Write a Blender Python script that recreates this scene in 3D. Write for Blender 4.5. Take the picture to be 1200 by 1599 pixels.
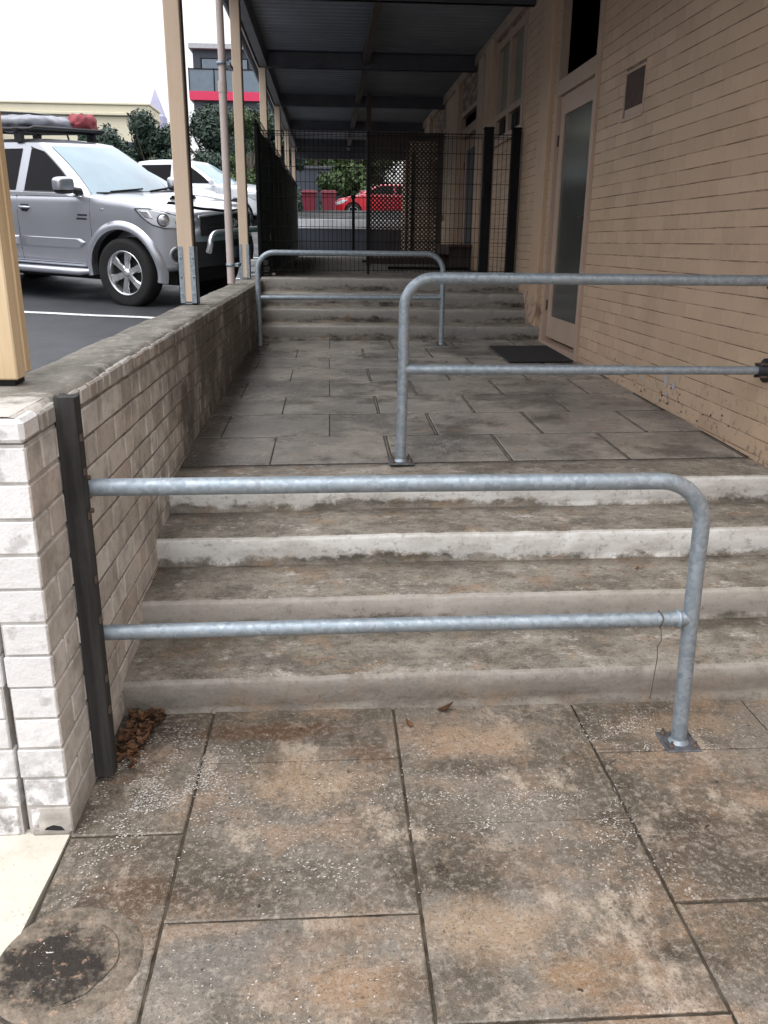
import bpy, math, random
from mathutils import Vector, Matrix, noise as mnoise
random.seed(7)
rad = math.radians
scene = bpy.context.scene
for o in list(bpy.data.objects):
    bpy.data.objects.remove(o)

# ------------------------------------------------------------------ camera
YAW, PITCH, ROLL, CAM_H = rad(3.75), rad(18.0), rad(0.6), 1.5
F = Vector((math.sin(YAW)*math.cos(PITCH), math.cos(YAW)*math.cos(PITCH), -math.sin(PITCH)))
R0 = Vector((math.cos(YAW), -math.sin(YAW), 0)); U0 = R0.cross(F)
R1 = math.cos(ROLL)*R0 + math.sin(ROLL)*U0
U1 = -math.sin(ROLL)*R0 + math.cos(ROLL)*U0
cd = bpy.data.cameras.new('camera'); cam = bpy.data.objects.new('camera', cd)
scene.collection.objects.link(cam)
cam.matrix_world = Matrix(((R1.x, U1.x, -F.x, 0), (R1.y, U1.y, -F.y, 0), (R1.z, U1.z, -F.z, CAM_H), (0, 0, 0, 1)))
cd.sensor_fit = 'VERTICAL'; cd.sensor_height = 24.0; cd.lens = 24.0*1300/1599
cd.clip_start = 0.05; cd.clip_end = 3000
scene.camera = cam

# ------------------------------------------------------------------ daylight, overcast
SUN_EL, SUN_AZ = rad(62), rad(215)          # azimuth clockwise from +Y
w = bpy.data.worlds.new('World'); scene.world = w; w.use_nodes = True
nt = w.node_tree; nt.nodes.clear()
out = nt.nodes.new('ShaderNodeOutputWorld'); bg = nt.nodes.new('ShaderNodeBackground')
sky = nt.nodes.new('ShaderNodeTexSky'); sky.sky_type = 'NISHITA'; sky.sun_disc = False
sky.sun_elevation = SUN_EL; sky.sun_rotation = SUN_AZ
sky.air_density = 1.2; sky.dust_density = 4.0; sky.ozone_density = 1.0
# a closed, even cloud layer over the blue
mixc = nt.nodes.new('ShaderNodeMix'); mixc.data_type = 'RGBA'
mixc.inputs[0].default_value = 0.86
tc = nt.nodes.new('ShaderNodeTexCoord'); nz = nt.nodes.new('ShaderNodeTexNoise'); nz.inputs['Scale'].default_value = 1.6; nz.inputs['Detail'].default_value = 4
cr = nt.nodes.new('ShaderNodeMapRange'); cr.inputs[1].default_value = .3; cr.inputs[2].default_value = .7; cr.inputs[3].default_value = 8.6; cr.inputs[4].default_value = 9.8
cmb = nt.nodes.new('ShaderNodeCombineColor')
mul = nt.nodes.new('ShaderNodeMath'); mul.operation = 'MULTIPLY'; mul.inputs[1].default_value = 1.03
nt.links.new(tc.outputs['Generated'], nz.inputs['Vector']); nt.links.new(nz.outputs[0], cr.inputs[0])
# overcast luminance rises from the horizon towards the zenith
sxyz = nt.nodes.new('ShaderNodeSeparateXYZ'); nt.links.new(tc.outputs['Generated'], sxyz.inputs[0])
zen = nt.nodes.new('ShaderNodeMapRange'); nt.links.new(sxyz.outputs[2], zen.inputs[0])
for i_, v_ in enumerate((0.0, 1.0, 0.42, 1.80)): zen.inputs[i_+1].default_value = v_
lum = nt.nodes.new('ShaderNodeMath'); lum.operation = 'MULTIPLY'; nt.links.new(cr.outputs[0], lum.inputs[0]); nt.links.new(zen.outputs[0], lum.inputs[1])
nt.links.new(lum.outputs[0], cmb.inputs[0]); nt.links.new(lum.outputs[0], cmb.inputs[1]); nt.links.new(lum.outputs[0], mul.inputs[0]); nt.links.new(mul.outputs[0], cmb.inputs[2])
nt.links.new(sky.outputs[0], mixc.inputs[6]); nt.links.new(cmb.outputs[0], mixc.inputs[7])
nt.links.new(mixc.outputs[2], bg.inputs[0]); bg.inputs[1].default_value = 0.15
nt.links.new(bg.outputs[0], out.inputs[0])
sd = bpy.data.lights.new('sun', 'SUN'); sd.energy = 0.8; sd.angle = rad(35); sd.color = (1, .97, .93)
sun = bpy.data.objects.new('sun', sd); scene.collection.objects.link(sun)
sv = Vector((math.sin(SUN_AZ)*math.cos(SUN_EL), math.cos(SUN_AZ)*math.cos(SUN_EL), math.sin(SUN_EL)))
sun.rotation_euler = sv.to_track_quat('Z', 'Y').to_euler()
vs = scene.view_settings
vs.view_transform = 'Standard'; vs.look = 'None'; vs.gamma = 1.0; vs.use_curve_mapping = False
vs.exposure = 0.45

# ------------------------------------------------------------------ materials
def lerp(a, b, t): return a + (b-a)*t
class NB:
    def __init__(s, name):
        m = bpy.data.materials.new(name); m.use_nodes = True
        s.m = m; s.t = m.node_tree; s.b = s.t.nodes['Principled BSDF']; s.cache = {}
    def n(s, k, **kw):
        x = s.t.nodes.new(k)
        for a, v in kw.items(): setattr(x, a, v)
        return x
    def l(s, a, b): s.t.links.new(a, b)
    def coord(s, kind='world', scale=(1, 1, 1)):
        key = (kind, scale)
        if key in s.cache: return s.cache[key]
        if kind == 'world': o = s.n('ShaderNodeNewGeometry').outputs['Position']
        else: o = s.n('ShaderNodeTexCoord').outputs['Object']
        if scale != (1, 1, 1):
            mp = s.n('ShaderNodeMapping'); s.l(o, mp.inputs[0]); mp.inputs['Scale'].default_value = scale; o = mp.outputs[0]
        s.cache[key] = o
        return o
    def noise(s, scale, detail=5, kind='world', st=(1, 1, 1), rough=.6):
        x = s.n('ShaderNodeTexNoise'); x.inputs['Scale'].default_value = scale; x.inputs['Detail'].default_value = detail; x.inputs['Roughness'].default_value = rough
        s.l(s.coord(kind, st), x.inputs['Vector']); return x.outputs[0]
    def rng(s, v, lo, hi, a=0., b=1.):
        x = s.n('ShaderNodeMapRange'); s.l(v, x.inputs[0])
        for i, q in enumerate((lo, hi, a, b)): x.inputs[i+1].default_value = q
        return x.outputs[0]
    def math(s, op, a, b=None):
        x = s.n('ShaderNodeMath', operation=op)
        for i, q in enumerate((a, b)):
            if q is None: continue
            if isinstance(q, (int, float)): x.inputs[i].default_value = q
            else: s.l(q, x.inputs[i])
        return x.outputs[0]
    def mix(s, f, a, b):
        x = s.n('ShaderNodeMix', data_type='RGBA')
        if isinstance(f, (int, float)): x.inputs[0].default_value = f
        else: s.l(f, x.inputs[0])
        for i, q in ((6, a), (7, b)):
            if isinstance(q, tuple): x.inputs[i].default_value = (*q[:3], 1)
            else: s.l(q, x.inputs[i])
        return x.outputs[2]
    def axis(s, i, kind='world'):
        x = s.n('ShaderNodeSeparateXYZ'); s.l(s.coord(kind), x.inputs[0]); return x.outputs[i]
    def rand(s):
        a = s.n('ShaderNodeObjectInfo').outputs['Random']; b = s.n('ShaderNodeNewGeometry').outputs['Random Per Island']
        return s.math('FRACT', s.math('ADD', a, b))
    def bump(s, h, dist=.01, strength=.6):
        x = s.n('ShaderNodeBump'); x.inputs['Distance'].default_value = dist; x.inputs['Strength'].default_value = strength
        s.l(h, x.inputs['Height'])
        if s.b.inputs['Normal'].is_linked: s.l(s.b.inputs['Normal'].links[0].from_socket, x.inputs['Normal'])
        s.l(x.outputs[0], s.b.inputs['Normal'])
    def done(s, col=None, rough=.7, metal=0., rv=None, spec=.5):
        if col is not None:
            if isinstance(col, tuple): s.b.inputs['Base Color'].default_value = (*col[:3], 1)
            else: s.l(col, s.b.inputs['Base Color'])
        if rv is not None: s.l(rv, s.b.inputs['Roughness'])
        else: s.b.inputs['Roughness'].default_value = rough
        s.b.inputs['Metallic'].default_value = metal; s.b.inputs['Specular IOR Level'].default_value = spec
        return s.m

def plain(name, col, rough=.6, metal=0., var=.15, sc=8, spec=.5, coat=0., kind='object', bump=0.):
    n = NB(name); d = tuple(c*(1-var) for c in col); e = tuple(min(1, c*(1+var)) for c in col)
    c = n.mix(n.rng(n.noise(sc, 5, kind), .3, .7), d, e)
    if coat: n.b.inputs['Coat Weight'].default_value = coat; n.b.inputs['Coat Roughness'].default_value = .05
    if bump: n.bump(n.noise(sc*12, 4, kind), .003, bump)
    return n.done(c, rough, metal, spec=spec)

def brick_left():
    n = NB('pale_brick_weathered'); r = n.rand()
    c = n.mix(r, (.56, .525, .485), (.74, .72, .685))
    c = n.mix(n.rng(n.math('FRACT', n.math('MULTIPLY', r, 7.3)), .7, 1, 0, .55), c, (.50, .38, .32))
    c = n.mix(n.rng(n.noise(9, 7, rough=.7), .45, .66, 0, .65), c, (.27, .25, .22)); c = n.mix(n.rng(n.noise(28, 7, rough=.75), .55, .75, 0, .5), c, (.20, .18, .155))
    # mould down from the top; mould with painted roof shade towards the far end
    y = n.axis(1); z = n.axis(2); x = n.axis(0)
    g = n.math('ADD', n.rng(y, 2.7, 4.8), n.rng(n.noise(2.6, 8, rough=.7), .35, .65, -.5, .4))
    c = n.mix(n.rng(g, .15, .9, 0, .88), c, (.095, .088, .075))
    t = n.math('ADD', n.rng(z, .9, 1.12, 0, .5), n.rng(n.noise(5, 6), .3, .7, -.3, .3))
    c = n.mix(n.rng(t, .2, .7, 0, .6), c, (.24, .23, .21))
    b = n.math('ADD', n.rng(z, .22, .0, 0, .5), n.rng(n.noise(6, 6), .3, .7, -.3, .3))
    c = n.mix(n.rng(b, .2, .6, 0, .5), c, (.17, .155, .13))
    n.bump(n.noise(60, 6), .004, .5); n.bump(n.noise(300, 3), .002, .4)
    return n.done(c, .85, spec=.3)
def brick_white():
    n = NB('white_painted_brick'); r = n.rand()
    c = n.mix(r, (.69, .68, .68), (.79, .785, .785))
    c = n.mix(n.rng(n.noise(14, 7), .58, .68, 0, .7), c, (.42, .40, .39))
    z = n.axis(2)
    c = n.mix(n.math('MULTIPLY', n.rng(z, .35, .02), n.rng(n.noise(26, 7), .45, .6, 0, .9)), c, (.23, .22, .215))
    c = n.mix(n.rng(n.noise(70, 4), .70, .74, 0, .9), c, (.12, .11, .10))
    n.bump(n.noise(22, 6), .010, .55); n.bump(n.noise(120, 4), .003, .5)
    return n.done(c, .7, spec=.35)
def mortar(name='mortar', a=(.31, .285, .255), b=(.18, .165, .145)):
    n = NB(name); c = n.mix(n.rng(n.noise(18, 6), .35, .65), a, b)
    n.bump(n.noise(150, 5), .004, .7); return n.done(c, .95, spec=.2)
def brick_cream():
    n = NB('peach_painted_brick'); r = n.rand()
    c = n.mix(r, (.54, .385, .268), (.62, .45, .318))
    c = n.mix(n.rng(n.noise(1.3, 5), .4, .7, 0, .35), c, (.56, .43, .28))
    c = n.mix(n.rng(n.noise(2.6, 9, rough=.72), .50, .66, 0, .5), c, (.43, .31, .22))
    c = n.mix(n.rng(n.noise(30, 8, rough=.8), .60, .68, 0, .5), c, (.34, .25, .18))
    c = n.mix(n.rng(n.noise(7, 6, st=(1, 1, .4)), .55, .8, 0, .3), c, (.55, .46, .38))
    z = n.axis(2)
    c = n.mix(n.math('MULTIPLY', n.rng(z, .9, .5), n.rng(n.noise(24, 7), .57, .63)), c, (.22, .17, .14))
    n.bump(n.noise(40, 6), .004, .5); n.bump(n.noise(180, 4), .0015, .5)
    return n.done(c, .55, spec=.4)
def flecks(n, scale, zone, zlo, zhi, thr=.55, rad_=.30, st=(1, 1, 1)):
    v = n.n('ShaderNodeTexVoronoi'); v.inputs['Scale'].default_value = scale
    nz_ = n.n('ShaderNodeTexNoise'); nz_.inputs['Scale'].default_value = scale*.8; n.l(n.coord('world', st), nz_.inputs['Vector'])
    vm = n.n('ShaderNodeVectorMath', operation='MULTIPLY_ADD'); n.l(nz_.outputs[1], vm.inputs[0]); vm.inputs[1].default_value = (1.6/scale,)*3; n.l(n.coord('world', st), vm.inputs[2])
    n.l(vm.outputs[0], v.inputs['Vector'])
    sp = n.n('ShaderNodeSeparateColor'); n.l(v.outputs['Color'], sp.inputs[0])
    sel = n.rng(sp.outputs[0], thr, thr+.02)
    dot = n.rng(v.outputs['Distance'], rad_, rad_-.12)
    zn = n.rng(n.noise(zone, 5), zlo, zhi)
    return n.math('MULTIPLY', n.math('MULTIPLY', sel, dot), zn)
BR, DK, TN, GY = (.12, .060, .028), (.048, .038, .028), (.40, .285, .185), (.14, .135, .125)
STAINS = [(-.25, 2.34, .24, .055, .85, BR), (-.60, 2.33, .12, .14, .9, DK), (.45, 2.28, .20, .09, .6, TN), (-.08, 2.09, .20, .12, .65, TN), (-.27, 1.66, .17, .10, .7, DK), (.42, 2.12, .12, .06, .6, DK),
          (1.02, 1.72, .22, .17, .6, DK), (.36, 1.70, .15, .12, .65, DK), (.37, 1.50, .18, .09, .6, TN), (.53, 1.38, .10, .06, .8, (.29, .185, .105)), (-.22, 1.46, .17, .09, .6, GY), (.03, 1.36, .16, .08, .6, (.36, .22, .12)),
          (.262, 1.705, .022, .018, .9, DK), (-.50, 1.64, .10, .16, .5, BR), (-.63, 1.44, .10, .17, .95, (.022, .018, .015)), (.24, 1.35, .16, .08, .5, DK), (1.12, 2.32, .18, .07, .5, TN), (.10, 2.20, .10, .06, .6, BR)]
def paving(name='stained_concrete_paving', warm=1.0):
    n = NB(name); r = n.rand()
    c = n.mix(r, (.185, .162, .135), (.225, .20, .168))
    pos = n.n('ShaderNodeSeparateXYZ'); n.l(n.coord('world'), pos.inputs[0]); wob = n.rng(n.noise(5, 9, rough=.75), .3, .7, -.9, .9)
    def stain(c, cx_, cy_, rx_, ry_, amt, col):
        dx = n.math('POWER', n.math('MULTIPLY', n.math('ADD', pos.outputs[0], -cx_), 1/rx_), 2.0); dy = n.math('POWER', n.math('MULTIPLY', n.math('ADD', pos.outputs[1], -cy_), 1/ry_), 2.0)
        return n.mix(n.rng(n.math('ADD', n.math('SQRT', n.math('ADD', dx, dy)), wob), 1.25, .45, 0, amt), c, col)
    c = n.mix(n.rng(n.noise(1.55, 9, rough=.68), .45, .55, 0, .9), c, (.105, .088, .066))
    c = n.mix(n.rng(n.noise(2.1, 9, st=(1, 1.2, 1), rough=.70), .50, .60, 0, 0.55*warm), c, (.36, .235, .15))
    c = n.mix(n.rng(n.noise(3.8, 9, st=(1.3, .8, 1), rough=.74), .54, .62, 0, .80), c, (.46, .385, .305))
    c = n.mix(n.rng(n.noise(1.7, 9, st=(1, 1, 3), rough=.78), .54, .62, 0, .85), c, (.058, .044, .031))
    for s_ in STAINS: c = stain(c, *s_)
    c = n.mix(n.rng(n.noise(15, 9, rough=.78), .52, .66, 0, .60), c, (.075, .062, .048))
    c = n.mix(n.rng(n.noise(48, 8, rough=.8), .50, .62, 0, .55), c, (.45, .395, .33))
    c = n.mix(n.rng(n.noise(120, 5, rough=.75), .53, .62, 0, .6), c, (.060, .050, .040))
    c = n.mix(n.rng(n.noise(260, 3), .60, .70, 0, .5), c, (.50, .46, .41))
    c = n.mix(n.math('MULTIPLY', flecks(n, 95, 1.9, .55, .62, .5, .34), .6), c, (.60, .56, .52))
    c = n.mix(flecks(n, 26, 3, .1, .2, .93, .20), c, (.035, .03, .025))
    # damp grime lying along the open joints' sides
    rv = n.rng(n.noise(2.3, 6), .38, .62, .28, .68)
    n.bump(n.noise(30, 7), .006, .35); n.bump(n.noise(260, 4), .0018, .7)
    return n.done(c, rv=rv, spec=.4)
def landing_paving():
    n = NB('grey_landing_paver'); r = n.rand()
    c = n.mix(r, (.185, .175, .160), (.30, .285, .262))
    c = n.mix(n.rng(n.noise(1.6, 7, st=(1, 1, 1), rough=.72), .45, .57, 0, .85), c, (.44, .40, .35))
    c = n.mix(n.rng(n.noise(2.4, 9, rough=.74), .50, .61, 0, .8), c, (.085, .076, .066))
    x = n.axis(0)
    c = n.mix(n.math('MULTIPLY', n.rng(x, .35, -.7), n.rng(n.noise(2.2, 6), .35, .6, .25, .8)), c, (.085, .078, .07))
    c = n.mix(n.rng(n.noise(7, 8, rough=.7), .56, .7, 0, .45), c, (.36, .25, .175))
    c = n.mix(n.rng(n.noise(60, 8, rough=.8), .52, .64, 0, .5), c, (.5, .46, .42))
    c = n.mix(n.rng(n.noise(110, 6, rough=.75), .53, .64, 0, .55), c, (.07, .062, .052))
    c = n.mix(n.math('MULTIPLY', flecks(n, 60, 2.1, .55, .62, .5, .36), .7), c, (.6, .57, .54))
    rv = n.rng(n.noise(2.5, 6), .38, .62, .20, .48)
    n.bump(n.noise(24, 7), .006, .4); n.bump(n.noise(200, 4), .002, .6)
    return n.done(c, rv=rv, spec=.45)
def step_mat(name, paint=(.79, .795, .775), clean=1.0, dirt=(.13, .12, .10)):
    # object z runs from the foot of the riser (0) to the tread; painted riser with a ragged dirty foot
    n = NB(name)
    c = n.mix(n.rng(n.noise(4, 9, st=(.9, 1.2, 1), rough=.75), .42, .60), (.36, .33, .28), (.16, .143, .117))
    c = n.mix(n.rng(n.noise(6, 9, st=(.9, 1.1, 1), rough=.8), .53, .63, 0, .6), c, (.35, .22, .13))
    c = n.mix(n.rng(n.noise(9, 9, st=(.85, 1.1, 1), rough=.82), .55, .63, 0, .75), c, (.66, .63, .59))
    c = n.mix(n.rng(n.noise(30, 9, st=(.8, 1, 1), rough=.8), .50, .62, 0, .7), c, (.075, .065, .05))
    c = n.mix(n.rng(n.noise(110, 5, rough=.75), .54, .64, 0, .6), c, (.44, .41, .36))
    c = n.mix(n.rng(n.noise(170, 4, rough=.7), .55, .65, 0, .6), c, (.06, .05, .04))
    g = n.n('ShaderNodeNewGeometry'); sp = n.n('ShaderNodeSeparateXYZ'); n.l(g.outputs['True Normal'], sp.inputs[0])
    face = n.rng(n.math('MULTIPLY', sp.outputs[1], -1), .25, .8)
    z = n.axis(2, 'object')
    ragged = n.math('ADD', n.math('ADD', z, n.rng(n.noise(9, 9, st=(1, .01, 1.2), rough=.78), .35, .65, -.026, .026)), n.rng(n.noise(1.3, 3, st=(1, .01, .01)), .35, .65, -.045*(1.3-clean), .045))
    m = n.math('MULTIPLY', n.rng(ragged, .034, .058), face)
    pc = n.mix(n.rng(n.noise(4, 8, st=(1, 1, 3), rough=.7), .42, .72, 0, .7), paint, (.40, .37, .33))
    pc = n.mix(n.rng(n.noise(34, 7, rough=.7), .60, .72, 0, .7), pc, (.26, .24, .21))
    low = n.mix(n.rng(n.noise(7, 9, st=(.7, 1, 1.6), rough=.78), .42, .60), dirt, (.34, .315, .275))
    low = n.mix(n.rng(n.noise(5, 9, rough=.75), .53, .62, 0, .6), low, (.33, .23, .15))
    low = n.mix(n.rng(n.noise(70, 7, rough=.8), .53, .63, 0, .6), low, (.09, .08, .065))
    edge = n.math('MULTIPLY', n.rng(z, .085, .115), n.rng(n.noise(14, 9, rough=.78), .42, .54))
    low = n.mix(n.math('MULTIPLY', edge, .75), low, (.50, .47, .43))
    c = n.mix(face, c, low); c = n.mix(n.math('MULTIPLY', n.math('MULTIPLY', m, clean), n.rng(n.noise(26, 9, rough=.8), .36, .46, .35, 1)), c, pc)
    n.bump(n.noise(35, 7), .006, .45); n.bump(n.noise(240, 4), .0018, .7)
    return n.done(c, .62, spec=.4)
def galv():
    n = NB('galvanised_steel')
    v = n.n('ShaderNodeTexVoronoi'); v.inputs['Scale'].default_value = 70; n.l(n.coord('object'), v.inputs['Vector'])
    sp = n.n('ShaderNodeSeparateColor'); n.l(v.outputs['Color'], sp.inputs[0])
    c = n.mix(sp.outputs[0], (.28, .34, .39), (.40, .46, .515))
    c = n.mix(n.rng(n.noise(11, 6, 'object'), .5, .8, 0, .5), c, (.30, .31, .33))
    c = n.mix(n.rng(n.noise(45, 5, 'object'), .66, .72, 0, .6), c, (.66, .68, .70))
    n.bump(n.noise(120, 4, 'object'), .0015, .4)
    return n.done(c, metal=.6, rv=n.rng(sp.outputs[1], 0, 1, .46, .62))
def timber(name, a, b, c3=None, sc=1.0, axis=2, rough=.7):
    n = NB(name); st = [14*sc]*3; st[axis] = .7*sc; st = tuple(st)
    c = n.mix(n.rng(n.noise(2.2, 6, 'object', st), .35, .65), a, b)
    c = n.mix(n.rng(n.noise(2, 5, 'object', (1.5, 1.5, 1.5)), .5, .75, 0, .5), c, c3 or b)
    n.bump(n.noise(5, 5, 'object', st), .002, .5); return n.done(c, rough, spec=.35)
def asphalt():
    n = NB('asphalt'); c = n.mix(n.rng(n.noise(1.2, 6), .35, .7), (.030, .032, .038), (.052, .055, .062))
    c = n.mix(n.rng(n.noise(90, 3), .6, .75, 0, .5), c, (.10, .10, .105))
    n.bump(n.noise(120, 4), .006, .7); return n.done(c, rv=n.rng(n.noise(.8, 4), .35, .65, .35, .7))
def glass_mat(name, col, rough=.04, spec=.9):
    n = NB(name); c = n.mix(n.rng(n.noise(3, 3, 'object'), .3, .7), tuple(q*.8 for q in col), col)
    n.b.inputs['IOR'].default_value = 1.3 if 'side' in name else 1.6; return n.done(c, rough, 0, spec=spec)
def leaf_mat(name, a, b):
    n = NB(name); c = n.mix(n.rand(), a, b); n.b.inputs['Subsurface Weight'].default_value = 0
    return n.done(c, .55, spec=.3)

M = {}
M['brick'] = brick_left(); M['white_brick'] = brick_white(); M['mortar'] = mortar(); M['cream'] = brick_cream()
M['white_mortar'] = mortar('white_mortar', (.55, .52, .50), (.38, .36, .34))
n = NB('peach_mortar'); c = n.mix(n.rng(n.noise(3.5, 7, st=(1, 1, 4), rough=.7), .46, .58), (.20, .14, .10), (.50, .36, .26)); n.bump(n.noise(90, 5), .002, .5); M['cream_mortar'] = n.done(c, .8)
M['paving'] = paving(); M['landing'] = landing_paving()
M['step_clean'] = step_mat('white_painted_step', clean=1.0); M['step_mid'] = step_mat('worn_painted_step', (.50, .475, .44), clean=.75)
M['step_low'] = step_mat('bare_concrete_step', (.32, .30, .275), clean=.45, dirt=(.20, .18, .155))
M['step_dark'] = step_mat('grimy_painted_step', (.33, .325, .31), clean=.85, dirt=(.06, .056, .05))
M['galv'] = galv(); M['asphalt'] = asphalt()
n = NB('cement_capping'); c = n.mix(n.rng(n.noise(3.5, 8, st=(1.2, .8, 1), rough=.7), .38, .62), (.27, .255, .225), (.125, .118, .10))
c = n.mix(n.rng(n.noise(22, 8, rough=.75), .5, .7, 0, .6), c, (.08, .075, .065)); c = n.mix(n.rng(n.noise(13, 8, st=(1, .5, 1), rough=.75), .54, .66, 0, .6), c, (.44, .42, .38))
c = n.mix(n.rng(n.math('ADD', n.rng(n.axis(1), 2.22, 1.92), n.rng(n.noise(11, 7), .35, .65, -.4, .4)), .2, .75, 0, .9), c, (.66, .63, .58))
n.bump(n.noise(60, 7), .006, .8); M['coping'] = n.done(c, .9, spec=.25)
M['raw_timber'] = timber('raw_pine', (.64, .48, .29), (.78, .62, .41), (.58, .42, .24))
M['peach_post'] = timber('peach_painted_timber', (.68, .54, .41), (.72, .575, .44), (.63, .49, .37))
M['dark_timber'] = timber('black_stained_timber', (.018, .018, .018), (.060, .058, .057), (.10, .096, .092))
M['brown_timber'] = timber('dark_brown_timber', (.06, .047, .04), (.10, .078, .066))
M['trim'] = plain('peach_trim_paint', (.50, .37, .285), .45, var=.08, sc=5)
M['pvc'] = plain('pale_pink_pipe', (.58, .50, .47), .45, var=.06)
M['soffit'] = plain('grey_roof_sheet', (.24, .265, .31), .45, .3, .2, 1.2, kind='world')
M['beam'] = plain('grey_blue_steel_beam', (.10, .105, .125), .5, .2, .2, 4)
M['black'] = plain('black_powdercoat', (.007, .008, .010), .7, var=.3, spec=.2)
M['black_plastic'] = plain('black_plastic', (.018, .018, .020), .5, var=.3)
M['rubber'] = plain('tyre_rubber', (.012, .012, .013), .85, var=.3)
M['cloth'] = plain('dark_green_shade_cloth', (.010, .042, .038), .9, var=.5, sc=3)
M['bed'] = mortar('dark_joint_dirt', (.10, .082, .062), (.035, .029, .022))
M['dust'] = mortar('joint_mortar', (.20, .18, .155), (.12, .108, .09)); M['bed2'] = mortar('landing_bed', (.075, .067, .058), (.035, .031, .026))
M['pad'] = None
n = NB('cream_painted_concrete'); c = n.mix(n.rng(n.noise(7, 6), .4, .7), (.66, .63, .55), (.60, .57, .49))
c = n.mix(n.math('MULTIPLY', flecks(n, 70, 3, .45, .6, .55, .3), .8), c, (.30, .27, .22)); c = n.mix(n.rng(n.noise(3.5, 9, rough=.75), .54, .68, 0, .5), c, (.46, .42, .35)); c = n.mix(n.rng(n.noise(60, 7, rough=.8), .60, .68, 0, .7), c, (.28, .25, .21)); n.bump(n.noise(90, 5), .003, .5); M['pad'] = n.done(c, .7)
n = NB('mossy_drain_cover'); c = n.mix(n.rng(n.noise(20, 9, rough=.78), .42, .60), (.24, .20, .155), (.10, .082, .062))
sx_ = n.n('ShaderNodeVectorMath', operation='DISTANCE'); n.l(n.coord('object'), sx_.inputs[0]); sx_.inputs[1].default_value = (-.03, -.01, 0)
c = n.mix(n.rng(n.math('ADD', sx_.outputs['Value'], n.rng(n.noise(9, 9, rough=.75), .3, .7, -.075, .075)), .115, .075, 0, .95), c, (.020, .016, .013))
c = n.mix(n.rng(n.noise(34, 8, rough=.75), .57, .66, 0, .9), c, (.42, .28, .20)); n.bump(n.noise(60, 6), .01, .8); M['cover'] = n.done(c, .85)
n = NB('line_paint'); c = n.mix(n.rng(n.noise(30, 6), .55, .7), (.72, .74, .76), (.3, .31, .32)); M['line'] = n.done(c, .6)
M['silver'] = plain('silver_car_paint', (.48, .50, .545), .30, .75, .03, 2, coat=.8)
M['white_paint'] = plain('white_car_paint', (.74, .78, .83), .25, 0, .03, 2, coat=.8)
M['red_paint'] = plain('red_car_paint', (.50, .02, .035), .28, 0, .05, 2, coat=.8)
M['chrome'] = plain('bright_alloy', (.66, .67, .69), .22, .9, .05)
M['dark_glass'] = glass_mat('dark_side_glass', (.006, .006, .008), .06, .3)
M['screen'] = glass_mat('windscreen_glass', (.20, .31, .38), .12, 1.0)
M['lamp'] = glass_mat('headlamp_lens', (.62, .66, .70), .08, .9)
M['recess'] = plain('dark_recess', (.012, .012, .013), .8)
M['red_bin'] = plain('maroon_bin_plastic', (.16, .014, .028), .5)
M['red_fabric'] = plain('red_fabric', (.24, .045, .055), .8, sc=14, var=.4)
M['tarp'] = plain('grey_tarp', (.22, .23, .26), .75, sc=6, var=.5)
M['cream_wall'] = plain('cream_render', (.70, .655, .50), .8, sc=.4, var=.04, kind='world')
M['dark_wall'] = plain('dark_cladding', (.045, .055, .075), .5, sc=.6, kind='world')
M['blue_glass'] = glass_mat('blue_window_glass', (.10, .15, .20), .08)
M['pink'] = plain('crimson_slab_edge', (.62, .03, .10), .5, var=.05)
M['pale'] = plain('pale_concrete', (.42, .43, .46), .8, sc=6, kind='world')
M['white_wall'] = plain('white_parapet_paint', (.62, .65, .70), .7, sc=3, kind='world')
M['sky_blocker'] = plain('grey_sky_blocker', (.20, .20, .21), .8, sc=.4, kind='world')  # only for the added wing that blocks low sky out of view
M['tower'] = plain('hazy_tower', (.42, .42, .56), .9, sc=.2, kind='world')
M['door_glass'] = glass_mat('obscure_door_glass', (.085, .09, .082), .18, .6)
M['black_glass'] = glass_mat('black_glass', (.11, .11, .115), .5, .5)
M['panel'] = plain('green_grey_panel', (.24, .24, .19), .6, sc=3, var=.15)
M['mat'] = plain('dark_doormat', (.022, .021, .022), .95, sc=60, var=.4, bump=.5)
M['vent'] = plain('rust_brown_vent', (.07, .042, .034), .7, sc=20, var=.3)
M['leaf1'] = leaf_mat('dark_foliage', (.014, .030, .024), (.045, .078, .052))
M['leaf2'] = leaf_mat('light_foliage', (.026, .050, .018), (.075, .115, .038))
M['bark'] = timber('bark', (.06, .045, .035), (.11, .09, .07))
M['dead'] = leaf_mat('dead_leaf', (.035, .018, .012), (.20, .10, .05))
M['petal'] = leaf_mat('pale_petal', (.50, .47, .43), (.74, .72, .69))
M['plate'] = plain('dirty_base_plate', (.16, .17, .19), .5, .6, .4, 30)
M['wire'] = plain('rusty_wire', (.10, .07, .055), .7)
M['paper_white'] = plain('white_paper', (.62, .60, .57), .9, sc=40, kind='world')  # plain pale colour of the crumpled paper

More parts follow.
